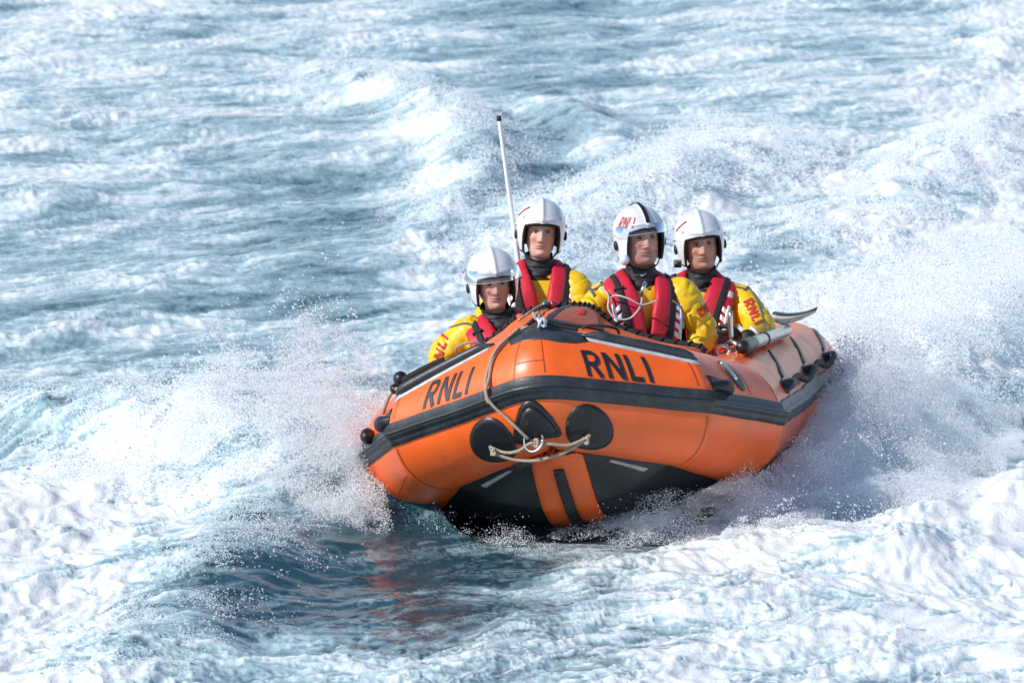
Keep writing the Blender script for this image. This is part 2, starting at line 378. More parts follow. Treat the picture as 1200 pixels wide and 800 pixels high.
for nm, arr in (('thick', sstep(.58, 1.05, SFr + .12 * (noise2(swx * 9, swy * 5)))), ('calm', 1 - .8 * np.exp(-(((spx - 470) / 260) ** 2 + ((spy - 672) / 85) ** 2))), ('foam', SF), ('aer', sstep(-.06, .66, SFr))):
    at = me.attributes.new(nm, 'FLOAT', 'POINT'); at.data.foreach_set('value', arr.astype(np.float32).ravel())
def sea_mat():
    m = bpy.data.materials.new('sea_water'); m.use_nodes = True; N = m.node_tree.nodes; L = m.node_tree.links
    w = N['Principled BSDF']; w.inputs['Roughness'].default_value = .09; w.inputs['IOR'].default_value = 1.33
    fo = N.new('ShaderNodeBsdfPrincipled'); fo.inputs['Base Color'].default_value = (.78, .80, .80, 1); fo.inputs['Roughness'].default_value = .62
    fo.inputs['Subsurface Weight'].default_value = .7; fo.inputs['Subsurface Radius'].default_value = (.010, .014, .018); fo.inputs['Subsurface Scale'].default_value = 1.0; fo.inputs['Specular IOR Level'].default_value = .25
    af = N.new('ShaderNodeAttribute'); af.attribute_name = 'foam'; aa = N.new('ShaderNodeAttribute'); aa.attribute_name = 'aer'
    tc = N.new('ShaderNodeTexCoord')
    n1 = N.new('ShaderNodeTexNoise'); n1.inputs['Scale'].default_value = 38; n1.inputs['Detail'].default_value = 6; n1.inputs['Roughness'].default_value = .65
    L.new(tc.outputs['Object'], n1.inputs['Vector'])
    # crisp lacy edge
    ma = N.new('ShaderNodeMath'); ma.operation = 'MULTIPLY_ADD'; ma.inputs[1].default_value = .5; ma.inputs[2].default_value = -.25; L.new(n1.outputs['Fac'], ma.inputs[0])
    ad = N.new('ShaderNodeMath'); ad.operation = 'ADD'; L.new(af.outputs['Fac'], ad.inputs[0]); L.new(ma.outputs[0], ad.inputs[1])
    mr = N.new('ShaderNodeMapRange'); mr.interpolation_type = 'SMOOTHSTEP'; mr.inputs['From Min'].default_value = .12; mr.inputs['From Max'].default_value = .98; L.new(ad.outputs[0], mr.inputs['Value'])
    mx = N.new('ShaderNodeMix'); mx.data_type = 'RGBA'; mx.inputs['A'].default_value = (.020, .066, .090, 1); mx.inputs['B'].default_value = (.36, .51, .55, 1)
    L.new(aa.outputs['Fac'], mx.inputs['Factor']); L.new(mx.outputs['Result'], w.inputs['Base Color'])
    n2 = N.new('ShaderNodeTexNoise'); n2.inputs['Scale'].default_value = 16; n2.inputs['Detail'].default_value = 5; L.new(tc.outputs['Object'], n2.inputs['Vector'])
    bp = N.new('ShaderNodeBump'); bp.inputs['Strength'].default_value = .35; bp.inputs['Distance'].default_value = .03; L.new(n2.outputs['Fac'], bp.inputs['Height']); L.new(bp.outputs[0], w.inputs['Normal'])
    ac = N.new('ShaderNodeAttribute'); ac.attribute_name = 'calm'; mc = N.new('ShaderNodeMath'); mc.operation = 'MULTIPLY'; mc.inputs[1].default_value = .35; L.new(ac.outputs['Fac'], mc.inputs[0]); L.new(mc.outputs[0], bp.inputs['Strength'])
    n3 = N.new('ShaderNodeTexNoise'); n3.inputs['Scale'].default_value = 55; n3.inputs['Detail'].default_value = 5; L.new(tc.outputs['Object'], n3.inputs['Vector'])
    bf = N.new('ShaderNodeBump'); bf.inputs['Strength'].default_value = .3; bf.inputs['Distance'].default_value = .02; L.new(n3.outputs['Fac'], bf.inputs['Height']); L.new(bf.outputs[0], fo.inputs['Normal'])
    at_ = N.new('ShaderNodeAttribute'); at_.attribute_name = 'thick'; mf = N.new('ShaderNodeMix'); mf.data_type = 'RGBA'; mf.inputs['A'].default_value = (.65, .735, .755, 1); mf.inputs['B'].default_value = (.79, .805, .80, 1)
    L.new(at_.outputs['Fac'], mf.inputs['Factor']); L.new(mf.outputs['Result'], fo.inputs['Base Color'])
    ms = N.new('ShaderNodeMixShader'); L.new(mr.outputs[0], ms.inputs[0]); L.new(w.outputs[0], ms.inputs[1]); L.new(fo.outputs[0], ms.inputs[2])
    L.new(ms.outputs[0], N['Material Output'].inputs['Surface']); return m
me.materials.append(sea_mat())
sea = bpy.data.objects.new('sea', me); col.objects.link(sea); tag(sea, 'churned blue green sea streaked with white foam', kind='structure')

# ------------------------------------------------------------------ inflatable rescue boat
boat = empty('inflatable_lifeboat', BOAT_T)
boat.rotation_euler = Matrix(BOAT_R.tolist()).to_euler()
tag(boat, 'orange inflatable lifeboat with black rubbing strake, bow lifted off the foamy sea', 'boat')

def sheet(fn, us, vs):                      # surface grid from a mapping (u, v) -> point
    Ug, Vg = np.meshgrid(us, vs, indexing='ij'); P = fn(Ug, Vg); return P.reshape(-1, 3), grid_faces(len(us), len(vs))
def slab(fn, us, vs, t):                    # the same with a thickness: fn(u, v, dr)
    n, m = len(us), len(vs); Ug, Vg = np.meshgrid(us, vs, indexing='ij')
    top = fn(Ug, Vg, t).reshape(-1, 3); bot = fn(Ug, Vg, -.002).reshape(-1, 3)
    F = grid_faces(n, m) + flip(grid_faces(n, m, off=n * m)); o = n * m
    for i in range(n - 1):
        F += [(i * m, (i + 1) * m, o + (i + 1) * m, o + i * m), (i * m + m - 1, o + i * m + m - 1, o + (i + 1) * m + m - 1, (i + 1) * m + m - 1)]
    for j in range(m - 1):
        F += [(j, o + j, o + j + 1, j + 1), ((n - 1) * m + j, (n - 1) * m + j + 1, o + (n - 1) * m + j + 1, o + (n - 1) * m + j)]
    return np.vstack([top, bot]), F
def patch(outline, fn, rings=5, dr=.006, dome=0.):   # filled outline in (u, v) with a raised rim
    out = np.asarray(outline, float); c = out.mean(0); n = len(out); V = [fn(c[0], c[1], dr + dome)]; F = []
    for k in range(1, rings + 1):
        t = k / rings
        for q in out: p = c + (q - c) * t; V.append(fn(p[0], p[1], dr + dome * (1 - t * t)))
    for q in out: V.append(fn(q[0], q[1], -.003))
    for j in range(n): F.append((0, 1 + j, 1 + (j + 1) % n))
    for k in range(rings):
        for j in range(n):
            a = 1 + k * n + j; b = 1 + k * n + (j + 1) % n; F.append((a, a + n, b + n, b))
    return np.array(V), F
ell = lambda a, b, rot=0., n=28: np.array([(a * math.cos(t) * math.cos(rot) - b * math.sin(t) * math.sin(rot), a * math.cos(t) * math.sin(rot) + b * math.sin(t) * math.cos(rot)) for t in np.linspace(0, 2 * np.pi, n, endpoint=False)])
DEG = math.degrees(1 / RT)                  # degrees round the tube for one metre
def on_tube(s0, p0):                        # (metres along, metres up) -> tube
    return lambda u_, v_, d=0.: TP(s0 + u_, p0 + v_ * DEG, d)

S = path_samples(-SMAX, SMAX); PH = np.linspace(0, 360, 57)[:-1]
Sg, Pg = np.meshgrid(S, PH, indexing='ij'); wr = .004 * noise3(np.stack([Sg * 4, Pg / 30, Sg * 0], -1)) * (np.abs(Sg) > SK) + .002 * noise3(np.stack([Sg * 9, Pg / 14, Sg * 0 + 4], -1))
Vt = TP(Sg, Pg, wr).reshape(-1, 3); m_ = len(PH)
Ft = flip(grid_faces(len(S), m_, wrap_m=True)); e0 = TP(-SMAX, 0) * A(1, 1, 0); nV = len(Vt)
Vt = np.vstack([Vt, Vt[:m_].mean(0) - A(.05, 0, 0), Vt[-m_:].mean(0) - A(.05, 0, 0)])
Ft += [(nV, j, (j + 1) % m_) for j in range(m_)] + [(nV + 1, len(S) * m_ - m_ + (j + 1) % m_, len(S) * m_ - m_ + j) for j in range(m_)]
tube = mesh('buoyancy_tube', Vt, Ft, M['orange'], boat)

# lettering on the tubes
def arc(cx, cy, rx, ry, a0, a1, n=12): return [(cx + rx * math.cos(radians(t)), cy + ry * math.sin(radians(t))) for t in np.linspace(a0, a1, n)]
GLYPH = {'R': (.62, [[(.07, 0), (.07, 1)], [(.07, .93), (.34, .93)] + arc(.34, .70, .21, .23, 85, -85, 10) + [(.07, .47)], [(.30, .45), (.56, 0)]]),
         'N': (.68, [[(.07, 0), (.07, 1)], [(.09, .96), (.59, .04)], [(.61, 0), (.61, 1)]]),
         'L': (.52, [[(.07, 0), (.07, 1)], [(.07, .07), (.50, .07)]]),
         'I': (.14, [[(.07, 0), (.07, 1)]])}
def stroke(pts, th, fn, off, sub=.06):
    P = []
    for a, b in zip(pts[:-1], pts[1:]):
        n = max(1, int(math.hypot(b[0] - a[0], b[1] - a[1]) / sub)); P += [(a[0] + (b[0] - a[0]) * k / n, a[1] + (b[1] - a[1]) * k / n) for k in range(n)]
    P = np.array(P + [pts[-1]]); T = np.gradient(P, axis=0); T /= np.linalg.norm(T, axis=1)[:, None]; Nn = np.stack([-T[:, 1], T[:, 0]], 1)
    V = []; m3 = 3
    for p, q in zip(P, Nn):
        for w in (-1, 0, 1): V.append(fn(p[0] + q[0] * th / 2 * w, p[1] + q[1] * th / 2 * w, off))
    return np.array(V), grid_faces(len(P), m3)
def lettering(text, fn, mat, parent, th=.13, gap=.2, total=None, off=.0035, name='letter', step=.0007):
    adv = [GLYPH[c][0] for c in text]; W = sum(adv) + gap * (len(text) - 1); x = 0; res = []
    for c in text:
        w, st = GLYPH[c]; parts = []
        for k, s_ in enumerate(st): parts.append(stroke([((x + a) / W, b) for a, b in s_], th, lambda a, b, d: fn(a, b, d), off + step * k))
        V, F = join(parts); res.append(mesh(name, V, F, mat, parent, smooth=True)); x += w + gap
    return res
def tube_text(s0, s1, p0, p1, slant):
    # u runs 0..1 across the word, v 0..1 up; stroke widths are kept even by working in letter heights
    H = (p1 - p0) / DEG; W = (s1 - s0)
    def fn(a, b, d): return TP(s0 + a * W + slant * b, p0 + b * (p1 - p0), d)
    return fn, H / abs(W)
def word_on(fn, ratio, mat, parent, th, off=.0035, text='RNLI', gap=.2, name='letter'):
    # fn(u 0..1, v 0..1); ratio = height / width of the word
    adv = [GLYPH[c][0] for c in text]; Wn = sum(adv) + gap * (len(text) - 1); x = 0
    sx = 1 / Wn
    for c in text:
        w, st = GLYPH[c]; parts = []
        for k, s_ in enumerate(st):
            parts.append(stroke([(x + a, b) for a, b in s_], th, lambda a, b, d: fn(a * sx, b, d), off + .0007 * k))
        mesh(name, *join(parts), mat, parent); x += w + gap
fnP, rP = tube_text(.292, .655, 14.5, 41.5, -.004); word_on(fnP, rP, M['letter'], tube, .17)
fnS, rS = tube_text(-.735, -.435, 15.0, 41.5, .016); word_on(fnS, rS, M['letter'], tube, .17)

# seams of the tube panels
def seam(s0, p0, p1, w=.006, dr=.0022):
    mesh('seam', *sheet(lambda a, b: TP(s0 + b, a, dr), np.linspace(p0, p1, 30), A(-w / 2, w / 2)), M['seam'], tube)
for s0, p0, p1 in ((-.125, 13, 80), (.055, 15, 74), (.905, 16, 95), (-.93, 16, 95), (SK2 - .02, 14, 100), (-SK2 + .05, 14, 100), (.93, -95, -12), (-.93, -95, -12), (SK2 + .04, -95, -12), (SK2 + .5, -95, -12), (-SK2 - .05, -90, -12),
                   (2.05, 16, 96), (1.42, 16, 90), (2.75, 16, 96), (3.6, 16, 96), (4.2, 16, 96)): seam(s0, p0, p1)
mesh('seam', *sheet(lambda a, b: TP(a, 27 + b, .0022), np.linspace(-.125, .055, 8), A(-.5, .5)), M['seam'], tube)
mesh('seam', *sheet(lambda a, b: TP(a, 10 + 22 * (a - SK2 + .45) + b, .0022), np.linspace(-SK2 - .0, -SK + .0, 3) * 0 + np.linspace(-1.45, -1.0, 3), A(-.5, .5)), M['seam'], tube)

# rubbing strake
prof = [(-9.5, .001), (-9.2, .010), (-4, .012), (-2.2, .016), (-1.2, .030), (1.0, .034), (3.0, .034), (4.6, .026), (5.6, .014), (11.6, .012), (12.2, .010), (12.6, .001)]
Sb = path_samples(-SMAX + .02, SMAX - .02, .03)
def strake(prof_, name, mat, parent, wob=0.):
    V = []
    for s in Sb:
        wv = wob * float(noise2(np.array([s * 3.1]), np.array([2.2]))[0]) * (1 if abs(s) > SK2 else .25)
        for p, d in prof_: V.append(TP(s, p + wv, d))
    return mesh(name, V, flip(grid_faces(len(Sb), len(prof_))), mat, parent)
rub = strake(prof, 'rubbing_strake', M['band'], boat, 2.5)
strake([(1.2, .036), (1.5, .040), (2.6, .040), (2.9, .036)], 'strake_bead', M['black'], rub, 2.5)

# bow patches
bp1 = mesh('bow_patch', *patch(ell(.135, .165, .25), on_tube(.285, -40), dr=.007), M['black'], boat)
bp2 = mesh('bow_patch', *patch(ell(.135, .165, -.25), on_tube(-.355, -40), dr=.007), M['black'], boat)
tri = [(-.06, .10), (-.03, .125), (0, .132), (.03, .125), (.06, .10), (.12, .02), (.165, -.055), (.175, -.09), (.155, -.115), (.10, -.125), (0, -.13), (-.10, -.125), (-.155, -.115), (-.175, -.09), (-.165, -.055), (-.12, .02)]
towp = mesh('tow_patch', *patch(tri, on_tube(-.05, -31), dr=.009), M['black'], boat)
mesh('tow_patch_pad', *patch(np.array(tri) * .78, on_tube(-.05, -33), dr=.020, dome=.012), M['black'], towp)
# steel D-ring and its rope bridle
def ring3(c, u_, v_, a, b, n=24, half=False):
    t = np.linspace(0, math.pi if half else 2 * math.pi, n); return np.array([np.asarray(c) + a * math.cos(x) * u_ + b * math.sin(x) * v_ for x in t])
c0 = TP(-.075, -46, .045); dt = TP(.02, -46) - TP(-.16, -46); dt /= np.linalg.norm(dt); dn = A(.25, 0, -1.); dn /= np.linalg.norm(dn)
Dp = np.vstack([ring3(c0, dt, dn, .052, .055, half=True), [c0 - dt * .052 - dn * .03], [c0 + dt * .052 - dn * .03], [c0 + dt * .052]])
mesh('tow_ring', *tube_mesh(Dp, .007, 8), M['steel'], boat)
def P(*a): return TP(*a)
brA = [P(-.36, -40, .03), P(-.33, -46, .05), P(-.24, -56, .07), P(-.12, -62, .09), P(.02, -62, .09), P(.14, -56, .075), P(.22, -48, .05), P(.275, -42, .03)]
rope('bridle_rope', brA, .0095, M['rope_tan'], boat)
brB = [P(-.36, -38, .03), P(-.28, -47, .05), P(-.19, -49, .06), P(-.10, -46, .055), P(-.05, -48, .055), P(.04, -50, .06), P(.15, -50, .06), P(.23, -45, .045), P(.28, -40, .03)]
rope('bridle_rope', brB, .0085, M['rope_tan'], boat)
def knot(name, c, r, mat, parent, seed=0, turns=3.2, rr=.3):
    t = np.linspace(0, 2 * math.pi * turns, 70); k = .7 + .3 * seed
    Pk = np.stack([r * np.cos(t) * (1 + .35 * np.sin(2.3 * t + k)), r * np.sin(t * 1.07 + k) * .8, r * .9 * np.sin(t * 1.61 + 2 * k)], 1) + np.asarray(c)
    return mesh(name, *tube_mesh(Pk, r * rr, 7), mat, parent)
for k, (s_, p_) in enumerate(((-.345, -43), (.255, -45), (-.07, -49))): knot('rope_knot', P(s_, p_, .045), .017 if k < 2 else .022, M['rope_tan'], boat, k, 2.4, .42)
pr = [P(-.02, 84, .03), P(-.10, 82, .02), P(-.20, 74, .014), P(-.262, 58, .012), P(-.287, 40, .012), P(-.285, 22, .012), P(-.278, 8, .045), P(-.25, -4, .03), P(-.20, -16, .02), P(-.15, -28, .03), P(-.10, -42, .045)]
rope('painter_rope', pr, .0085, M['rope_tan'], boat, 90)
pr2 = [P(-.20, 74, .03), P(-.275, 50, .025), P(-.30, 30, .014), P(-.292, 14, .03), P(-.275, 2, .042), P(-.262, -2, .03)]
rope('painter_rope', pr2, .0075, M['rope_tan'], boat, 70)

# pad, rails and ropes on top of the bow
pad_o = [(-.24, -.02), (-.2, -.075), (0, -.09), (.16, -.095), (.27, -.09), (.36, -.06), (.36, .02), (.24, .10), (0, .11), (-.16, .10), (-.25, .05)]
mesh('nose_pad', *patch(pad_o, on_tube(0., 66), dr=.008, rings=8), M['band'], boat)
def rail(sa, pa, sb, pb):
    t = np.linspace(0, 1, 26); sm = sa + (sb - sa) * t; pm = pa + (pb - pa) * t
    ends = np.clip(np.minimum(t, 1 - t) * 7, 0.12, 1)
    C = TP(sm, pm, .018 * ends)
    r = mesh('grab_rail', *tube_mesh(C, .026 * ends ** .6, 10), M['band'], boat)
    mesh('rail_pad', *slab(lambda a, b, d: TP(sa + (sb - sa) * a, pa + (pb - pa) * a - 5 + b * (1 - .5 * abs(a - .5)), d), np.linspace(.02, .98, 22), np.linspace(-4.5, 2, 5), .005), M['grey_patch'], r)
rail(.34, 66, 1.0, 47); rail(-.38, 70, -1.02, 40)
knot('rope_knot', P(.02, 80, .045), .022, M['rope_tan'], boat, 3, 3, .4); knot('rope_knot', P(.09, 70, .035), .024, M['grey_patch'], boat, 4, 3.4, .34)
rope('lashing', [P(-.2, 84, .02), P(-.12, 78, .03), P(0, 80, .035), P(.08, 74, .03), P(.2, 78, .02), P(.34, 72, .02)], .011, M['rope_black'], boat)
rope('lashing', [P(.40, 84, .02), P(.44, 78, .045), P(.52, 75, .055), P(.60, 78, .045), P(.64, 84, .02)], .008, M['rope_black'], boat)
rope('lashing', [P(-.55, 84, .02), P(-.58, 78, .05), P(-.64, 76, .06), P(-.70, 78, .05), P(-.74, 84, .02)], .008, M['rope_tan'], boat)

# hull bottom
KX = A(.78, .60, .45, .30, .12, -.1, -1, -3.4); KZ = A(.475, .36, .22, .10, .01, -.03, -.05, -.05); KSs = A(0, .5, .75, .95, 1.45, 1.75, 2.7, SMAX - .1)
def hullp(t, v, off=0.):
    i = t * (len(KX) - 1); xk = np.interp(i, range(len(KX)), KX); zk_ = np.interp(i, range(len(KX)), KZ); sk = np.interp(i, range(len(KX)), KSs)
    E = TP(np.sign(v) * sk, -100); k = np.stack([xk, xk * 0, zk_], -1); a = np.abs(v)[..., None]
    q = k + (E - k) * a; q[..., 2] += .05 * np.sin(np.pi * np.abs(v)) * np.clip(i / 3, 0, 1) * -1
    n = A(.35, 0, -1.); q = q + off * n / np.linalg.norm(n); return q
hts = np.linspace(0, 1, 60)
hull = mesh('hull_bottom', *sheet(lambda a, b: hullp(a, b), hts, np.linspace(-1, 1, 31)), M['hull'], boat)
def strip_on_hull(name, t0, t1, half, off, mat, yc=0.):
    def fn(a, b, d):
        i = a * (len(KX) - 1); sk = np.interp(i, range(len(KX)), KSs); Ey = np.abs(TP(sk, -100)[..., 1]) + .02
        return hullp(a, np.clip((b * half + yc) / Ey, -.97, .97), d)
    return mesh(name, *slab(fn, np.linspace(t0, t1, 40), np.linspace(-1, 1, 9), off), mat, hull)
strip_on_hull('keel_strip', .0, .8, .155, .012, M['orange']); strip_on_hull('keel_ridge', .16, .8, .03, .035, M['black'])
for sgn in (1, -1):
    mesh('hull_stripe', *slab(lambda a, b, d: hullp(a, sgn * (.89 + .025 * b), d), np.linspace(.19, .36, 14), np.linspace(-1, 1, 3), .006), M['white_patch'], hull)
mesh('floor', *box_part((-1.85, 0, .2), (2.9, 1.2, .03)), M['suitblack'], boat, smooth=False)
mesh('transom', *box_part((-3.2, 0, .36), (.06, 1.7, .55), bevel=.015), M['black'], boat, smooth=False)

# foredeck canopy
AE = np.array([(-.74, .865), (-.52, .945), (-.36, 1.03), (-.22, 1.125), (-.12, 1.15), (0, 1.155), (.12, 1.145), (.2, 1.115), (.31, 1.015), (.52, .915), (.75, .85)])
AE = np.vstack([TP(-1.62, 100), np.c_[np.full(len(AE), -.05), AE], TP(1.62, 100)]); AEs = spline(AE, 61)
tB = np.linspace(-1, 1, 61); BE = TP(tB * 1.62, 112, .002)
def deck(a, b, off=0.):                     # a 0..1 across, b 0..1 from the tube to the aft edge
    i = np.clip(a, 0, 1) * 60; i0 = np.clip(i.astype(int), 0, 59); f_ = (i - i0)[..., None]
    ea = AEs[i0] * (1 - f_) + AEs[i0 + 1] * f_; eb = BE[i0] * (1 - f_) + BE[i0 + 1] * f_
    q = eb + (ea - eb) * b[..., None]; q[..., 2] += .012 * fbm3(np.stack([a * 14, b * 4, a * 0 + 2], -1), 3) + .02 * np.sin(np.pi * b) + off; q[..., 0] += off * .5
    return q
fd = mesh('foredeck', *slab(deck, np.linspace(0, 1, 91), np.linspace(0, 1, 22), .004), M['orange_deck'], boat)
flp = mesh('deck_flap', *slab(lambda a, b, d: deck(a, b, d + .008), np.linspace(.555, .69, 14), np.linspace(.22, .97, 14), .006), M['rust'], fd)
mesh('flap_tag', *slab(lambda a, b, d: deck(a, b, d + .016), np.linspace(.615, .64, 5), np.linspace(.55, .75, 5), .003), M['redprint'], fd)
for a0, a1, b0, b1 in ((.545, .70, .20, .26), (.545, .56, .2, .99)):
    mesh('flap_border', *slab(lambda a, b, d: deck(a, b, d + .013), np.linspace(a0, a1, 12), np.linspace(b0, b1, 10), .005), M['band'], fd)
ce = AEs + A(-.01, 0, .012); tt = np.linspace(0, 1, 240); cs = spline(ce, 240)
rope('edge_cord', ce, .017, M['rope_black'], fd, 140)
ph = tt * 2 * np.pi * 42; T_ = np.gradient(cs, axis=0); T_ /= np.linalg.norm(T_, axis=1)[:, None]; N_ = np.cross(T_, A(1, 0, 0)); N_ /= np.linalg.norm(N_, axis=1)[:, None]
mesh('edge_lacing', *tube_mesh(spline(cs, 700) * 1 + .021 * (np.cos(np.linspace(0, ph[-1], 700))[:, None] * np.repeat(N_, 3, 0)[:700] if False else np.cos(np.linspace(0, ph[-1], 700))[:, None] * np.array([np.interp(np.linspace(0, 1, 700), tt, N_[:, k]) for k in range(3)]).T + np.sin(np.linspace(0, ph[-1], 700))[:, None] * A(1, 0, 0)), .0045, 5), M['rope_black'], fd)
rope('deck_line', [deck(A(.36), A(.55), .02)[0], deck(A(.40), A(.70), .03)[0], deck(A(.44), A(.90), .03)[0], deck(A(.50), A(.97), .03)[0]], .008, M['rope_tan'], fd)
rope('deck_line', [deck(A(.415), A(.25), .02)[0], deck(A(.425), A(.5), .03)[0], deck(A(.445), A(.75), .03)[0], deck(A(.47), A(.9), .02)[0]], .009, M['rope_black'], fd)
# navigation lamp and deck fittings
def lathe(prof_, c, n=20, R=None):
    V = [(r * math.cos(2 * math.pi * k / n), r * math.sin(2 * math.pi * k / n), z) for r, z in prof_ for k in range(n)]
    V = np.array(V)
    if R is not None: V = V @ np.asarray(R).T
    return V + np.asarray(c), grid_faces(len(prof_), n, wrap_m=True) + [tuple(range(n))[::-1], tuple((len(prof_) - 1) * n + k for k in range(n))]
nl = boat_px(643, 366, .0); nl[2] = max(nl[2], 1.13)
lamp = mesh('navigation_light', *lathe([(.026, -.02), (.026, .0), (.030, .004), (.030, .010), (.0, .012)], nl), M['black'], boat)
mesh('lamp_lens', *lathe([(.026, .0), (.027, .03), (.024, .045), (.012, .052), (0, .053)], nl + A(0, -.012, .012)), M['green'], lamp)
mesh('lamp_lens', *lathe([(.02, .0), (.021, .03), (.018, .043), (.009, .049), (0, .05)], nl + A(-.01, .028, .012)), M['redlens'], lamp)
for dy, mt, sc in ((.085, 'orange', 1), (.125, 'black', .8), (.17, 'orange_deck', .7), (-.16, 'orange', .8)):
    mesh('deck_fitting', *box_part(nl + A(-.02, dy, .012 - abs(dy) * .14), (.05, .045 * sc, .045 * sc), bevel=.01), M[mt], boat)

# moulded carrying handles on the bow quarters
def cup(s0, p0, sg):
    f_ = on_tube(s0, p0)
    base = mesh('carry_handle', *patch([(-.09 * sg, .06), (.10 * sg, .045), (.115 * sg, -.05), (-.04 * sg, -.055)], f_, dr=.008, rings=4), M['black'], boat)
    us = np.linspace(0, 1, 12); vs = np.linspace(-1, 1, 13)
    def hood(a, b, d=0.):
        w = .045 * (.45 + .55 * a); hgt = .055 * np.sin(np.pi * .5 * np.clip(a * 1.25, 0, 1)) * np.sqrt(np.clip(1 - b * b, 0, 1))
        return TP(s0 + sg * (-.075 + .15 * a), p0 + b * w * DEG, .008 + hgt)
    mesh('handle_hood', *sheet(hood, us, vs), M['black'], base)
cup(1.085, 17.5, 1); cup(-1.075, 17, -1)
oval = mesh('valve_patch', *patch(ell(.055, .105, .25), on_tube(1.33, 36), dr=.006), M['band'], boat)
mesh('valve_strap', *slab(lambda a, b, d: TP(1.29 + .02 * a + b, 50 - 22 * a, d), np.linspace(0, 1, 8), A(-.012, .012), .016), M['steel'], oval)
# lifeline handles along the port side
hs_ = [(2.2, 22), (3.3, 21), (4.4, 20)]
for s0, p0 in hs_:
    f_ = on_tube(s0, p0)
    h_ = mesh('side_handle', *patch(ell(.12, .045, 0), f_, dr=.01, dome=.0), M['black'], boat)
    mesh('handle_strap', *slab(lambda a, b, d: TP(s0 + .1 + .55 * a + b * (1 - .6 * a), p0 + 8 + 32 * a, d), np.linspace(0, 1, 10), A(-.07, 0, .07), .006), M['band'], h_)
    us = np.linspace(0, 1, 12)
    mesh('handle_hood', *sheet(lambda a, b: TP(s0 + .18 * (a - .5), p0 + b * .034 * DEG, .01 + .06 * np.sin(np.pi * np.clip(a, 0, 1)) ** .6 * np.sqrt(np.clip(1 - b * b, 0, 1))), us, np.linspace(-1, 1, 13)), M['black'], h_)
for (sa, pa), (sb, pb) in zip(hs_[:-1], hs_[1:]):
    rope('lifeline', [P(sa, pa, .05), P(sa + .3, pa + 2, .05), P(sa + .55, pa - 4, .04), P(sb - .35, pb - 5, .045), P(sb - .1, pb, .06), P(sb, pb, .05)], .018, M['rope_black'], boat)
for s0, p0 in ((-1.45, 14), (-2.3, 16)):
    mesh('side_handle', *ellipsoid_part(P(s0, p0, .03), (.07, .04, .045)), M['black'], boat)
mesh('rowlock', *join([ellipsoid_part(P(-1.05, 56, .05), (.045, .04, .04)), ellipsoid_part(P(-1.13, 50, .03), (.05, .03, .03))]), M['black'], boat)
rope('side_cord', [P(-1.62, 100, .01), P(-1.4, 80, .03), P(-1.15, 62, .03), P(-1.0, 56, .03), P(-.9, 66, .02), P(-.8, 78, .02)], .018, M['rope_black'], boat)
rope('side_cord', [P(-1.25, 30, .01), P(-1.16, 42, .03), P(-1.1, 48, .03), P(-1.02, 46, .02), P(-.98, 38, .008)], .010, M['rope_tan'], boat)
# steel rowlock with its pin on the port tube
rk = boat_px(858, 408, -.62)
rl = mesh('rowlock', *join([tube_mesh(ring3(rk, A(.6, .8, 0), A(0, 0, 1), .045, .035, 30), .013, 8), tube_mesh(ring3(rk + A(.02, -.05, -.01), A(0, 1, 0), A(0, 0, 1), .035, .03, 30), .012, 8), box_part(rk + A(0, -.02, -.05), (.12, .14, .02), bevel=.006)]), M['steel'], boat)
pa, pb = boat_px(857, 402, -.62), boat_px(856, 364, -.62)
mesh('rowlock_pin', *tube_mesh(np.linspace(pa, pb, 6), .0125, 10), M['steel'], rl)
# aerial
an0 = boat_px(616, 370, -2.05); an0[2] = .2; an1 = boat_px(612, 340, -2.05); an2 = boat_px(585, 141, -2.05)
aer = mesh('aerial', *tube_mesh(np.vstack([np.linspace(an0, an1, 6), np.linspace(an1, an2, 30)[1:]]), np.r_[np.full(6, .017), np.linspace(.0155, .0115, 29)], 12), M['antenna'], boat)
dv = (an2 - an1) / np.linalg.norm(an2 - an1)
mesh('aerial_tip', *tube_mesh([an2 - dv * .004, an2 + dv * .026], .0145, 12), M['black'], aer)

# paddle lying on the port tube (a thing of its own)
pd0 = TP(2.15, 74, .05); pd1 = TP(3.75, 64, .05)
pdl = empty('paddle', b2w(pd0)); pdl.rotation_euler = boat.rotation_euler
tag(pdl, 'silver shafted paddle with black grip lying along the side tube', 'paddle')
ax = pd1 - pd0; ln = np.linalg.norm(ax); ax /= ln
tp = lambda t: ax * t
mesh('shaft', *tube_mesh([tp(t) for t in np.linspace(.16, ln, 14)], .036, 14), M['shaft'], pdl)
mesh('grip', *tube_mesh([tp(t) for t in np.linspace(-.08, .30, 10)], [.03, .040, .043, .043, .043, .043, .043, .043, .042, .04], 14), M['black'], pdl)
mesh('collar', *tube_mesh([tp(t) for t in (ln * .44, ln * .46)], .041, 14), M['band'], pdl)
upv = np.cross(ax, A(0, 1, 0)); upv /= np.linalg.norm(upv); upv *= np.sign(upv[2]); sd = np.cross(upv, ax); 
def blade(a, b, d=0.):
    w = np.interp(a, [0, .12, .3, .9, 1], [.04, .06, .10, .125, .12])
    return ax * (ln - .05 + .50 * a)[..., None] + sd * (b * w)[..., None] + upv * (.035 - .055 * np.abs(b) ** 2 * 0 + .02 * b * b + .02 * a ** 2 + d)[..., None]
bl_ = mesh('blade', *slab(lambda a, b, d: blade(a, b, d + a * 0), np.linspace(0, 1, 20), np.linspace(-1, 1, 11), .012), M['wood'], pdl)
mesh('blade_edge', *slab(lambda a, b, d: blade(a, b, d + .012 + a * 0), np.linspace(.86, 1.03, 6), np.linspace(-1.06, 1.06, 11), .008), M['black'], bl_)

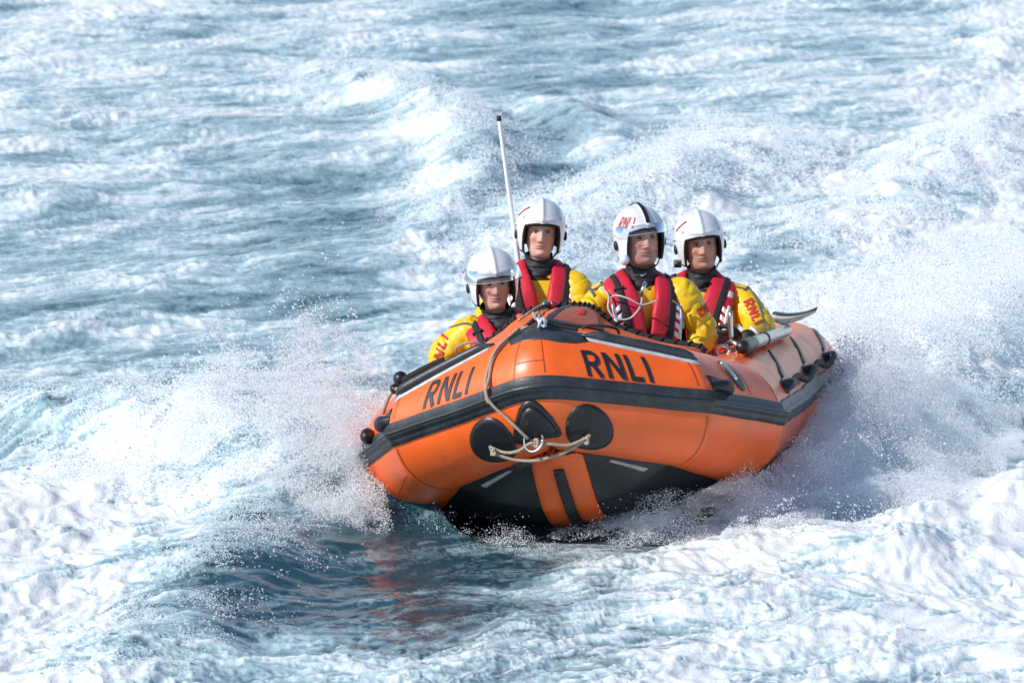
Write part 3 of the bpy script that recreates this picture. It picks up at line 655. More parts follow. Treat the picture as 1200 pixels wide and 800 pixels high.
# ------------------------------------------------------------------ crew
HB = 1.18                                   # head centre above the knees
def remeshed(parts, voxel, smooth_it=4):
    V, F = join(parts); me_ = bpy.data.meshes.new('tmp'); me_.from_pydata([tuple(v) for v in V], [], [list(f) for f in F])
    bm = bmesh.new(); bm.from_mesh(me_); bmesh.ops.remove_doubles(bm, verts=bm.verts, dist=1e-6); bmesh.ops.recalc_face_normals(bm, faces=bm.faces); bm.to_mesh(me_); bm.free()
    o = bpy.data.objects.new('tmp', me_); col.objects.link(o)
    md = o.modifiers.new('r', 'REMESH'); md.mode = 'VOXEL'; md.voxel_size = voxel
    sm = o.modifiers.new('s', 'SMOOTH'); sm.iterations = smooth_it; sm.factor = .5
    dg = bpy.context.evaluated_depsgraph_get(); res = bpy.data.meshes.new_from_object(o.evaluated_get(dg))
    Vr = np.empty(len(res.vertices) * 3); res.vertices.foreach_get('co', Vr); Vr = Vr.reshape(-1, 3)
    Nr = np.empty(len(res.vertices) * 3); res.vertices.foreach_get('normal', Nr); Nr = Nr.reshape(-1, 3)
    Fr = [tuple(p.vertices) for p in res.polygons]
    bpy.data.objects.remove(o); bpy.data.meshes.remove(me_); bpy.data.meshes.remove(res)
    return Vr, Fr, Nr
def limb_part(pts, rs, n=14, sides=16):
    Pq = spline(pts, n); t = np.linspace(0, 1, len(rs)); r = np.interp(np.linspace(0, 1, n), t, rs)
    V, F = tube_mesh(Pq, r, sides); V = list(V)
    return join([(V, F), ellipsoid_part(Pq[0], (r[0],) * 3, 14, 10), ellipsoid_part(Pq[-1], (r[-1],) * 3, 14, 10)])
def sweep(Pp, Nn, wid, thk, n=50, prof=None, v0=-1, v1=1, off=0., puff=1.):
    # strap or padded lobe: width across, thickness along the normal; returns verts, faces
    Ps = spline(Pp, n); Ns = spline(Nn, n); w = np.interp(np.linspace(0, 1, n), np.linspace(0, 1, len(np.atleast_1d(wid))), np.atleast_1d(wid)); th = np.interp(np.linspace(0, 1, n), np.linspace(0, 1, len(np.atleast_1d(thk))), np.atleast_1d(thk))
    T = np.gradient(Ps, axis=0); T /= np.linalg.norm(T, axis=1)[:, None]; Ns = Ns - T * (Ns * T).sum(1)[:, None]; Ns /= np.linalg.norm(Ns, axis=1)[:, None]; Wd = np.cross(T, Ns)
    k = 18; ang = np.linspace(0, 2 * np.pi, k, endpoint=False); V = []
    ex = .55
    for i in range(n):
        e = min(1., min(i + .4, n - .6 - i) / 2.5) ** .5
        for a in ang:
            cx = np.sign(math.cos(a)) * abs(math.cos(a)) ** ex; cy = np.sign(math.sin(a)) * abs(math.sin(a)) ** ex
            V.append(Ps[i] + Wd[i] * cx * w[i] / 2 * (.75 + .25 * e) + Ns[i] * (cy * th[i] / 2 * e + off))
    F = grid_faces(n, k, wrap_m=True) + [tuple(range(k))[::-1], tuple((n - 1) * k + j for j in range(k))]
    def at(t, x, d):                         # point on the outside at t along, x across (-1..1)
        i = t * (n - 1); i0 = int(min(i, n - 2)); f_ = i - i0; L = lambda Q: Q[i0] * (1 - f_) + Q[i0 + 1] * f_
        wv = np.interp(i, range(n), w); hv = np.interp(i, range(n), th)
        return L(Ps) + L(Wd) * x * wv / 2 + L(Ns) * (hv / 2 * max(0., 1 - abs(x) ** 3.6) ** .28 + off + d)
    return (np.array(V), F), at

# one continuous head, neck and trunk: rows of (z, half width, front, back)
ROWS = np.array([(.128, .004, -.004, .006), (.122, .030, -.030, .035), (.104, .054, -.062, .075), (.075, .068, -.084, .096), (.045, .0735, -.0925, .102), (.015, .0745, -.0935, .102), (-.02, .0735, -.092, .096),
                 (-.05, .0705, -.090, .080), (-.075, .0655, -.089, .066), (-.095, .059, -.087, .060), (-.110, .052, -.083, .058), (-.120, .049, -.075, .058), (-.127, .050, -.055, .058), (-.140, .052, -.046, .058), (-.17, .056, -.044, .06), (-.20, .07, -.05, .066),
                 (-.235, .13, -.07, .085), (-.28, .165, -.10, .105), (-.42, .165, -.115, .105), (-.60, .15, -.105, .10), (-.74, .16, -.10, .11), (-.86, .15, -.09, .11), (-.90, .02, -.02, .02)])
def head_mesh(look):
    zs = np.concatenate([np.linspace(.128, .07, 9), np.linspace(.066, -.126, 60), np.linspace(-.13, -.2, 8), np.linspace(-.22, -.9, 16)])
    nA = 132; an = np.linspace(0, 2 * np.pi, nA, endpoint=False); an = an + .32 * np.sin(an)   # denser in front (angle 180 deg = front below)
    V = []
    for z in zs:
        hwid, fr, bk = [np.interp(-z, -ROWS[:, 0], ROWS[:, k]) for k in (1, 2, 3)]
        cy = 0.0
        for a in an:
            th = a + math.pi                          # an=0 crowds at the front
            dx, dy = math.sin(th), math.cos(th)
            ey = bk if dy > 0 else -fr
            e = 2.25; r = (abs(dx) ** e + abs(dy) ** e) ** (-1 / e)
            V.append((dx * r * hwid, dy * r * ey, z))
    V = np.array(V); x, y, z = V.T; ax_ = np.abs(x); front = sstep(-.02, -.06, y)
    g = lambda u_, c, s_: np.exp(-((u_ - c) / s_) ** 2)
    dy = np.zeros(len(V))
    nz = np.interp(z, [-.043, -.034, -.027, -.015, .01, .03, .045], [0, .55, 1, .92, .55, .25, 0]); wn_ = np.interp(z, [-.04, -.025, 0, .03], [.0165, .0155, .0115, .0095])
    dy -= .027 * nz * np.exp(-(x / wn_) ** 2)
    dy -= .006 * g(ax_, .013, .006) * g(z, -.032, .007)          # nostril wings
    dy += .013 * g(ax_, .031, .017) * g(z, .018, .013)            # eye sockets
    dy -= .007 * g(ax_, .030, .024) * g(z, .037, .008)            # brow ridge
    dy -= .0045 * g(ax_, .030, .013) * g(z, .015, .0075)          # lids
    dy -= .0075 * g(ax_, .045, .020) * g(z, -.018, .018)          # cheekbones
    dy += .004 * g(ax_, .046, .015) * g(z, -.058, .02)            # hollow cheek
    dy -= .0055 * g(x, 0, .026) * g(z, -.060, .010)               # mouth mound
    dy -= .0045 * g(x, 0, .020) * g(z, -.0535, .0042); dy -= .005 * g(x, 0, .017) * g(z, -.0665, .0048); dy += .006 * g(x, 0, .024) * g(z, -.060, .0024)
    dy += .0045 * g(x, 0, .018) * g(z, -.078, .006); dy -= .010 * g(x, 0, .022) * g(z, -.100, .014)
    dy += .003 * g(x, 0, .004) * g(z, -.045, .006)
    V[:, 1] += dy * front; V[:, 0] *= 1 + .12 * sstep(-.16, -.12, V[:, 2])
    base = np.array(look.get('skin', (.52, .29, .21))); C = np.tile(base, (len(V), 1))
    def mix(c, w): nonlocal C; w = np.clip(w * front, 0, 1)[:, None]; C = C * (1 - w) + np.array(c) * w
    ruddy = base * A(1.05, .72, .66)
    mix(ruddy, .8 * g(ax_, .04, .022) * g(z, -.02, .02)); mix(ruddy, .8 * g(x, 0, .013) * g(z, -.02, .018)); 
    mix(base * A(.55, .48, .45), .7 * g(ax_, .031, .017) * g(z, .016, .012))  # darker eye sockets: shadow below the brow put into the skin colour
    st = look.get('stubble', 0.)
    if st: mix(base * A(.50, .47, .47), st * (sstep(-.042, -.06, z)) * (1 - .8 * g(x, 0, .02) * g(z, -.061, .006)))
    mix((.40, .13, .11), .75 * g(x, 0, .021) * np.maximum(g(z, -.0545, .0048), g(z, -.0665, .0052))); mix((.12, .035, .03), .9 * g(x, 0, .022) * g(z, -.0602, .0022))
    mix(look.get('brow', (.10, .055, .03)), .85 * g(ax_, .032, .0175) * g(z, .0335 + .10 * (ax_ - .03), .0045))
    mix((.06, .03, .025), .8 * g(ax_, .031, .0125) * g(z, .0185, .0032)); mix((.10, .03, .025), .8 * g(ax_, .008, .004) * g(z, -.0385, .003))
    F = flip(grid_faces(len(zs), nA, wrap_m=True)); F += [tuple(range(nA)), tuple((len(zs) - 1) * nA + k for k in range(nA))[::-1]]
    return V, F, C
HC = A(0, .012, .036); HR = A(.130, .152, .138)
def h_shell(az, z, grow=0.):                 # helmet surface at azimuth (0 = face) and height
    up = z - HC[2]; k = np.where(up > 0, np.sqrt(np.clip(1 - (np.clip(up, 0, HR[2]) / HR[2]) ** 2, 0, 1)), 1 - .17 * np.clip(-up / .135, 0, 1.2) ** 2)
    rx, ry = HR[0] + grow, HR[1] + grow
    x = np.sin(az) * rx * k; y = -np.cos(az) * ry * k * np.where(np.cos(az) > 0, .96, 1.02); return np.stack([x + HC[0], y + HC[1], z + np.where(up > 0, grow * up / HR[2], 0)], -1)
def h_low(az, lift=0.):
    a = np.degrees(np.abs((az + np.pi) % (2 * np.pi) - np.pi)); z = .069 - .016 * np.clip(a / 40, 0, 1) ** 2
    z = z + (-.108 - .044) * sstep(42, 62, a) + .02 * sstep(75, 130, a); return z + lift
def helmet(head_xf, look, parent):
    n, m = 128, 30; az = np.linspace(-np.pi, np.pi, n, endpoint=False); t = np.linspace(0, 1, m)
    def shell(grow, lift, inner=False, ridge=0.):
        V = []
        for a in az:
            zl = float(h_low(a, lift)); top = HC[2] + HR[2] + grow - .0004
            for k in t:
                # even spacing in arc over the crown
                th = k * math.acos(np.clip((max(zl, HC[2] - HR[2] * .999) - HC[2]) / HR[2], -1, 1)); z = HC[2] + HR[2] * math.cos(th)
                if zl < HC[2] and z < HC[2]: f_ = (HC[2] - z) / (HC[2] - max(zl, HC[2] - HR[2] * .999)); z = HC[2] - f_ * (HC[2] - zl)
                p = h_shell(np.array(a), np.array(z), grow); V.append(p)
        V = np.array(V)
        if ridge:
            d = ridge * np.exp(-(V[:, 0] / .011) ** 2) * sstep(.05, .10, V[:, 2]) * (V[:, 1] < .1); nrm = V - HC; nrm /= np.linalg.norm(nrm, axis=1)[:, None]; V = V + nrm * d[:, None]
            br = .007 * np.exp(-((V[:, 2] - .088) / .006) ** 2) * (np.abs(V[:, 0]) < .125) * (V[:, 1] < -.02); V[:, 1] -= br
        return V, grid_faces(n, m, wrap_n=True)
    sh = mesh('helmet', *(lambda vf: (head_xf(vf[0]), vf[1]))(shell(0, 0, ridge=.0085)), M['helmet'], parent)
    V, F = shell(-.012, -.012); mesh('helmet_liner', head_xf(V), flip(F), M['neoprene'], sh)
    az2 = np.linspace(-np.pi, np.pi, 160, endpoint=False); E = np.array([h_shell(np.array(a), np.array(float(h_low(a))), -.006) for a in az2])
    V, F = tube_mesh(np.vstack([E, E[:1]]), .0075, 8, caps=False); mesh('helmet_rim', head_xf(V), F, M['neoprene'] if not look.get('pale_rim') else M['helmet'], sh)
    for sg in (-1, 1):
        c = h_shell(np.array(sg * radians(88)), np.array(-.02), .004); mesh('visor_pivot', *(lambda vf: (head_xf(vf[0]), vf[1]))(ellipsoid_part(c, (.010, .02, .026), 14, 10)), M['suitblack'] if look.get('dark_pivot', 1) else M['helmet'], sh)
        c = h_shell(np.array(sg * radians(84)), np.array(.035), .002); mesh('visor_screw', *(lambda vf: (head_xf(vf[0]), vf[1]))(ellipsoid_part(c, (.008, .009, .009), 12, 8)), M['steel'], sh)
    if look.get('visor'):
        z0, z1, amax = look['visor']
        def vis(a, b): return h_shell(a, z0 + (z1 - z0) * b - .012 * np.abs(a), .007 + .009 * (1 - b))
        V, F = sheet(vis, np.radians(np.linspace(-amax, amax, 40)), np.linspace(0, 1, 8)); mesh('visor', head_xf(V), F, M['visor'], sh)
        V, F = tube_mesh(vis(np.radians(np.linspace(-amax, amax, 40)), np.zeros(40)), .0014, 6); mesh('visor_edge', head_xf(V), F, M['hose'], sh)
    if look.get('stripe'):
        def st(a, b): 
            P3 = np.stack([a * .011, HC[1] - (HR[1] * .96 + .011) * np.cos(b), HC[2] + (HR[2] + .0105) * np.sin(b)], -1); return P3
        V, F = sheet(st, np.linspace(-1, 1, 5), np.linspace(radians(24), radians(150), 30)); mesh('crown_stripe', head_xf(V), F, M['black'], sh)
    if look.get('helmet_text'):
        def tx(a, b, d): return head_xf(h_shell(np.array(radians(-76 + 40 * a + 6 * b)), np.array(.072 + .052 * b), .003 + d))
        word_on(tx, .5, M['redprint'], sh, .15, off=.001)
    if look.get('helmet_mark'):
        V, F = tube_mesh(np.array([h_shell(np.array(radians(a)), np.array(z), .002) for a, z in ((-78, .085), (-68, .11), (-58, .128), (-50, .138))]), .0045, 6); mesh('red_mark', head_xf(V), F, M['redprint'], sh)
    if look.get('earpiece'):
        c = h_shell(np.array(radians(-62)), np.array(-.085), .016)
        ep = mesh('headset_lamp', *(lambda vf: (head_xf(vf[0]), vf[1]))(ellipsoid_part(c, (.026, .028, .030), 18, 12)), M['helmet'], sh)
        c2 = c + A(-.008, -.022, -.005); 
    return sh
def glove(name, wrist, direc, curl_axis, mat, parent, size=1.0):
    # palm, four curled fingers of unequal length and a thumb from the side of the palm
    d = np.asarray(direc, float); d /= np.linalg.norm(d); c = np.asarray(curl_axis, float); c -= d * (c @ d); c /= np.linalg.norm(c); nrm = np.cross(d, c)   # nrm: back of the hand
    w = np.asarray(wrist); parts = [ellipsoid_part(w + d * .05 * size, A(.05, .045, .026) * size, 18, 12, np.stack([d, c, nrm], 1)), ellipsoid_part(w, A(.035, .036, .03) * size, 14, 10, np.stack([d, c, nrm], 1))]
    for k, (off_, ln_) in enumerate(((-.036, .072), (-.012, .082), (.012, .078), (.036, .062))):
        b = w + (d * .088 + c * off_) * size; pts = [b - d * .03 * size, b, b + (d * .30 - nrm * .16) * ln_ * size * 1.2, b + (d * .34 - nrm * .62) * ln_ * size, b + (d * .02 - nrm * .85) * ln_ * size]
        parts.append(limb_part(pts, A(.0135, .0135, .0125, .011, .010) * size, 12, 10))
    tb = w + (d * .02 - c * .036) * size; parts.append(limb_part([tb, tb + (d * .03 - c * .022 - nrm * .012) * size, tb + (d * .055 - c * .018 - nrm * .035) * size, tb + (d * .07 - c * .0 - nrm * .05) * size], A(.018, .016, .014, .012) * size, 10, 10))
    V, F, N_ = remeshed(parts, .005 * size, 3); return mesh(name, V, F, mat, parent)
DECALS = []
def person(label, head_w, torso=(0, 0, 0), head=(0, 0, 0), armR=None, armL=None, look=None, hands=('R', 'L')):
    """armR: the arm on the picture's left (the person's right); joints are world points shoulder, elbow, wrist"""
    look = look or {}; hw_ = np.asarray(head_w, float); base = hw_ - A(0, 0, HB)
    root = empty('person', base); tag(root, label, 'person', 'crew kneeling in the lifeboat'); sc = 1.06
    o0 = A(0, 0, HB); Rt = rotz(radians(torso[0])) @ rotx(radians(torso[1])) @ roty(radians(torso[2])); Rh = rotz(radians(head[0])) @ rotx(radians(head[1])) @ roty(radians(head[2]))
    piv = A(0, .02, -.15)
    tx = lambda p: (np.asarray(p, float) * sc) @ Rt.T + o0
    hx = lambda p: ((np.asarray(p, float) - piv) @ Rh.T + piv) * 1.10 + o0 + A(0, 0, .008)
    # head neck trunk
    V, F, C = head_mesh(look); fw_, jw_ = look.get('face', (1., 1.)); V[:, 0] *= 1 + (fw_ - 1) * sstep(-.16, -.12, V[:, 2]); V[:, 0] *= 1 + (jw_ - 1) * sstep(-.03, -.09, V[:, 2]) * sstep(-.16, -.12, V[:, 2]); w = sstep(-.20, -.13, V[:, 2])[:, None]; Vb = hx(V) * w + tx(V) * (1 - w)
    mesh('body', Vb, F, M['skin'], root, attrs={'Col': C})
    for sg in (-1, 1):
        Ve, Fe = ellipsoid_part((sg * .033, -.0772, .0165), (.0125, .0125, .0085), 24, 16); d = np.hypot(Ve[:, 0] - sg * .033 - .0006, Ve[:, 2] - .0165); fr = Ve[:, 1] < -.0795
        Ce = np.tile(A(.20, .17, .16), (len(Ve), 1)); Ce[(d < .0062) & fr] = look.get('iris', (.05, .06, .07)); Ce[(d < .003) & fr] = (.005, .005, .005)
        mesh('eye', hx(Ve), Fe, M['eye'], root, attrs={'Col': Ce})
        if True: mesh('ear', hx(ellipsoid_part((sg * .077, .01, -.008), (.010, .022, .032), 14, 10)[0]), ellipsoid_part((0, 0, 0), (1, 1, 1), 14, 10)[1], M['skin'], root, attrs={'Col': np.tile(np.array(look.get('skin', (.52, .29, .21))) * A(1, .85, .8), (11 * 14, 1))})
    hp = []
    for k in range(9):
        a = radians(-48 + 12 * k); hp.append(ellipsoid_part((math.sin(a) * .074, -math.cos(a) * .090, .066 + .006 * math.sin(k * 2.1)), (.016, .012, .014), 10, 8))
    Vh, Fh = join(hp); mesh('hair', hx(Vh), Fh, M['hair'], root)
    helmet(hx, look, root)
    cst = [(-.118, .0, -.02), (-.098, -.02, -.085), (-.066, -.045, -.128), (-.03, -.066, -.141), (0, -.07, -.144), (.03, -.066, -.141), (.066, -.045, -.128), (.098, -.02, -.085), (.118, .0, -.02)]
    csn = [(-1, -.3, 0), (-.9, -.5, -.3), (-.6, -.6, -.6), (-.2, -.6, -.8), (0, -.6, -.8), (.2, -.6, -.8), (.6, -.6, -.6), (.9, -.5, -.3), (1, -.3, 0)]
    Vs_, Fs_ = sweep(np.array(cst), np.array(csn), A(.017), A(.005), 40)[0]; mesh('chin_strap', hx(Vs_), Fs_, M['webbing'], root)
    # neoprene collar with folds
    zc = np.linspace(-.126, -.25, 16); Vc = []
    for i, z in enumerate(zc):
        f_ = i / 15; r = .072 + .028 * f_ ** 1.4 + .004 * math.sin(i * 1.9)
        for a in np.linspace(0, 2 * np.pi, 40, endpoint=False):
            fold = .004 * math.sin(3 * a + i * .8) + .003 * math.sin(7 * a - i)
            Vc.append((math.sin(a) * (r + fold), -math.cos(a) * (r * 1.02 + fold) + .012, z - .018 * math.cos(a) * (1 - f_) * 1.0))
    Vc = np.array(Vc); w = sstep(-.22, -.12, Vc[:, 2])[:, None]; mesh('neck_seal', hx(Vc) * w + tx(Vc) * (1 - w), flip(grid_faces(16, 40, wrap_m=True)), M['neoprene'], root)
    if look.get('swoosh'):
        sw = [(-.05, -.164), (-.046, -.174), (-.034, -.1735), (-.012, -.158), (-.032, -.1665), (-.041, -.167)]
        pts = np.array([hx(A(x_, -.094 + .3 * (x_ + .03) ** 2 * 0 - .004, z_)) for x_, z_ in sw]); mesh('collar_mark', pts, [(0, 1, 2, 4, 5), (2, 3, 4)], M['grey_patch'], root, smooth=False)
    # drysuit jacket: trunk, shoulders and sleeves grown into one skin
    parts = [ellipsoid_part((0, 0, 0), (1, 1, 1), 24, 18)]
    def tell(c, r): v, f = ellipsoid_part(c, r, 26, 18); return tx(v), f
    parts = [tell((0, .012, -.40), (.225, .145, .215)), tell((0, .0, -.62), (.21, .14, .24)), tell((0, .02, -.275), (.19, .095, .075)), tell((0, .01, -.80), (.185, .15, .15))]
    wl_ = lambda p: np.asarray(p, float) - base
    arms = {}
    for key, arm, sg in (('R', armR, -1), ('L', armL, 1)):
        sh0 = tx((sg * .165, .015, -.285)); S_, E_, W_ = [wl_(p) for p in arm]; arms[key] = (S_, E_, W_)
        parts.append(limb_part([tx((sg * .06, .025, -.225)), tx((sg * .12, .02, -.255)), S_], A(.06, .078, .086), 12, 16))
        parts.append(limb_part([sh0, S_, S_ * .5 + E_ * .5, E_, E_ * .5 + W_ * .5, W_], A(.082, .094, .092, .086, .076, .054) * look.get('arm', {}).get(key, 1.), 22, 18))
    V, F, N_ = remeshed(parts, .0095, 7)
    # folds: long soft ones and short creases that run round the sleeves
    sd_ = sum(map(ord, label)) % 97; q = V * 1.0
    foldA = 1 - np.abs(fbm3(q * A(5, 5, 9) + sd_, 2)) * 2.4; foldB = 1 - np.abs(fbm3(q * A(12, 12, 20) - sd_, 2)) * 2.2
    arm_w = np.zeros(len(V))
    for key in arms:
        S_, E_, W_ = arms[key]; arm_w = np.maximum(arm_w, np.exp(-(np.linalg.norm(V - E_, axis=1) / .2) ** 2))
    best = np.full(len(V), 1e9); qv = V * A(7, 7, 3.2); 
    for key in arms:
        S_, E_, W_ = arms[key]
        for a_, b_ in ((S_, E_), (E_, W_)):
            d_ = b_ - a_; l_ = np.linalg.norm(d_); d_ = d_ / l_; t_ = np.clip((V - a_) @ d_, 0, l_); ds = np.linalg.norm(V - a_ - t_[:, None] * d_, axis=1); al = (V @ d_)[:, None] * d_; cand = al * 15 + (V - al) * 4.5
            m_a = (ds < best) & (ds < .125); qv = np.where(m_a[:, None], cand, qv); best = np.where(m_a, ds, best)
    nA_ = noise3(qv + sd_ + .7 * noise3(V * 6 + 3)[:, None]); nB_ = noise3(qv * 1.9 - sd_); crease = np.exp(-(nA_ / .16) ** 2); cre2 = np.exp(-(nB_ / .14) ** 2)
    V = V + N_ * (.006 * nA_ - (.004 + .006 * arm_w) * crease - .003 * cre2 + .007 * noise3(V * 4 + sd_))[:, None]
    jk = mesh('jacket', V, F, M['yellow'], root)
    bvh = BVHTree.FromPolygons([tuple(v) for v in V], F)
    def hit(p, off=.003, toward=None):       # nearest jacket point, lifted off it
        loc, nn, i, d = bvh.find_nearest(Vector(p)); return np.array(loc) + np.array(nn) * off
    root_hit = hit
    # trousers, folded under on the knees
    tp_ = [tell((0, .03, -.86), (.18, .16, .13))]
    for sg in (-1, 1):
        hip = tx((sg * .10, .03, -.84)); knee = np.array([hip[0] + sg * .05, hip[1] - .26, .10]); foot = np.array([hip[0] + sg * .06, hip[1] + .16, .05]); toe = foot + A(0, .14, -.0)
        tp_.append(limb_part([hip, knee], A(.10, .08), 12, 14)); tp_.append(limb_part([knee, foot, toe], A(.075, .06, .05), 12, 14))
    Vq, Fq, _ = remeshed(tp_, .02, 4); mesh('trousers', Vq, Fq, M['suitblack'], root)
    # cuffs and gloves
    for key in hands:
        S_, E_, W_ = arms[key]; d = (W_ - E_) / np.linalg.norm(W_ - E_)
        mesh('cuff', *tube_mesh(np.linspace(W_ - d * .01, W_ + d * .05, 5), [.05, .05, .047, .045, .042], 16), M['neoprene'], root)
        hd = look.get('hand_dir', {}).get(key, d); glove('glove', W_ + np.asarray(hd) / np.linalg.norm(hd) * .045, hd, look.get('hand_axis', {}).get(key, (0, 1, 0)), M['neoprene'], root, 1.08)
    # lifejacket: two padded lobes that meet behind the neck
    lj = empty('lifejacket'); lj.parent = root; first = True
    for sg in (-1, 1):
        Pp = np.array([(sg * .0, .125, -.215), (sg * .07, .115, -.205), (sg * .118, .055, -.20), (sg * .130, -.03, -.215), (sg * .125, -.105, -.265), (sg * .108, -.150, -.35), (sg * .094, -.168, -.46), (sg * .088, -.165, -.58), (sg * .088, -.155, -.72)])
        Nn = np.array([(0, 1, .3), (sg * .3, .8, .5), (sg * .5, .25, .8), (sg * .35, -.3, .9), (sg * .25, -.8, .55), (sg * .18, -1, .25), (sg * .12, -1, .1), (sg * .1, -1, 0), (sg * .1, -1, -.05)])
        (Vl, Fl), at = sweep(Pp, Nn, A(.10, .11, .125, .14, .155, .165, .175, .18, .175), A(.05, .052, .055, .056, .055, .056, .056, .056, .05), 70)
        if sg > 0: Fl = flip(Fl)
        puff = .009 * fbm3(Vl * 16 + sd_, 3)[:, None]; Nv = (Vl - Vl.mean(0)); Vl = Vl + puff
        lobe = mesh('lifejacket_lobe', tx(Vl), Fl if sg > 0 else Fl, M['red'], lj)
        sgx = 1 if at(.6, .5, 0)[0] * sg > at(.6, -.5, 0)[0] * sg else -1   # sgx * x points outwards
        def lobe_at(t, x, d, at=at): return tx(at(t, x, d))
        def ljpatch(t0, t1, x0, x1, d, nm, mt, par, nt=14, nx=5, shear=0.):
            us = np.linspace(t0, t1, nt); vs = np.linspace(x0, x1, nx)
            Vp = np.array([lobe_at(u_ + shear * (v_ - x0), sgx * v_, dd) for dd in (d, .001) for u_ in us for v_ in vs]); o = nt * nx; Fp = grid_faces(nt, nx) + flip(grid_faces(nt, nx, off=o))
            for i in range(nt - 1): Fp += [(i * nx, (i + 1) * nx, o + (i + 1) * nx, o + i * nx), (i * nx + nx - 1, o + i * nx + nx - 1, o + (i + 1) * nx + nx - 1, (i + 1) * nx + nx - 1)]
            for j in range(nx - 1): Fp += [(j, o + j, o + j + 1, j + 1), ((nt - 1) * nx + j, (nt - 1) * nx + j + 1, o + (nt - 1) * nx + j + 1, o + (nt - 1) * nx + j)]
            return mesh(nm, Vp, Fp, mt, par)
        x_in, x_out = (-.05, .42)
        ljpatch(.30, .985, -.08, .34, .008, 'webbing_strap', M['webbing'], lobe, 30)
        for k in range(4): ljpatch(.575 + .052 * k, .607 + .052 * k, .40, .93, .006, 'reflective_bar', M['silver'], lobe, 4, 5, shear=.05)
        ljpatch(.56, .79, .72, .93, .0075, 'reflective_bar', M['silver'], lobe, 10, 3)
        if sg > 0: ljpatch(.455, .505, .50, .86, .006, 'care_label', M['grey_patch'], lobe, 6, 4)
        if sg < 0: ljpatch(.468, .482, -.25, .5, .014, 'chest_toggle', M['webbing'], lobe, 4, 6)
    mesh('lifejacket_zip', *box_part(tx((0, -.172, -.60)), (.026, .02, .34), Rt), M['webbing'], lj)
    wb = [tx((math.sin(a) * .215, -math.cos(a) * .185 - .005, -.70)) for a in np.linspace(0, 2 * np.pi, 40)]
    mesh('waist_belt', *sweep(np.array(wb), np.array([Rt @ A(math.sin(a), -math.cos(a), 0) for a in np.linspace(0, 2 * np.pi, 40)]), A(.05), A(.012), 60)[0], M['webbing'], lj)
    return dict(root=root, hit=hit, tx=tx, hx=hx, base=base, arms=arms, jk=jk, lj=lj)
def wpx(px, py, x): return b2w(boat_px(px, py, x))
def sleeve_word(pr, corners, x, parent_name='sleeve_letter', th=.17):
    """letters laid on the sleeve: corners are pixels of bottom-left, bottom-right, top-left of the word"""
    bl_, br_, tl_ = [np.array(c, float) for c in corners]
    def fn(a, b, d):
        p = bl_ + (br_ - bl_) * a + (tl_ - bl_) * b; o = CAM - pr['base']; dr = ray(p[0], p[1]); dr = dr / np.linalg.norm(dr)
        loc, nn, i, ds = pr['bvh'].ray_cast(Vector(o), Vector(dr))
        if loc is None: return pr['hit'](wpx(p[0], p[1], x) - pr['base'], .004 + d)
        return np.array(loc) + np.array(nn) * (.003 + d) - dr * .002
    word_on(fn, 1, M['redprint'], pr['jk'], th, off=.001, name=parent_name)
def with_bvh(pr):
    me_ = pr['jk'].data; pr['bvh'] = BVHTree.FromPolygons([tuple(v.co) for v in me_.vertices], [tuple(p.vertices) for p in me_.polygons]); return pr
def sleeve_line(pr, pts, x, r, mat, name='piping'):
    P3 = []
    for p in spline(np.array(pts, float), 24):
        o = CAM - pr['base']; dr = ray(*p); dr = dr / np.linalg.norm(dr); loc, nn, i, ds = pr['bvh'].ray_cast(Vector(o), Vector(dr))
        P3.append(np.array(loc) if loc is not None else pr['hit'](wpx(p[0], p[1], x) - pr['base'], 0))
    mesh(name, *tube_mesh(np.array(P3), r, 6), mat, pr['jk'])

# front crew member by the starboard tube, arm over the side
p1 = with_bvh(person('crew member at the bow with yellow sleeve hanging over the side tube, visor raised', wpx(580, 331, -.52), torso=(6, -10, -9), head=(9, 5, -5),
    armR=(wpx(552, 390, -.52), wpx(521, 416, -.50), wpx(528, 455, -.72)), armL=(wpx(632, 392, -.6), wpx(655, 420, -.45), wpx(640, 430, -.2)),
    look=dict(skin=(.62, .38, .30), brow=(.13, .075, .04), arm={'R': 1.14}, face=(.98, .93), visor=(.046, .100, 86), iris=(.07, .09, .1))))
sleeve_word(p1, ((512, 437), (525, 396), (504, 431)), -.5, th=.2)
sleeve_line(p1, [(527, 384), (545, 379), (560, 384), (572, 396)], -.5, .008, M['piping'])
# rear crew member beside the aerial
p2 = with_bvh(person('crew member kneeling upright beside the tall white aerial', wpx(632, 273, -1.95), torso=(4, -4, 0), head=(2, 0, 3),
    armR=(wpx(590, 335, -1.95), wpx(572, 372, -1.9), wpx(600, 400, -1.6)), armL=(wpx(674, 336, -1.95), wpx(689, 368, -1.9), wpx(670, 395, -1.5)),
    look=dict(skin=(.64, .40, .32), brow=(.22, .13, .08), face=(.97, 1.0), helmet_mark=1, iris=(.08, .1, .11))))
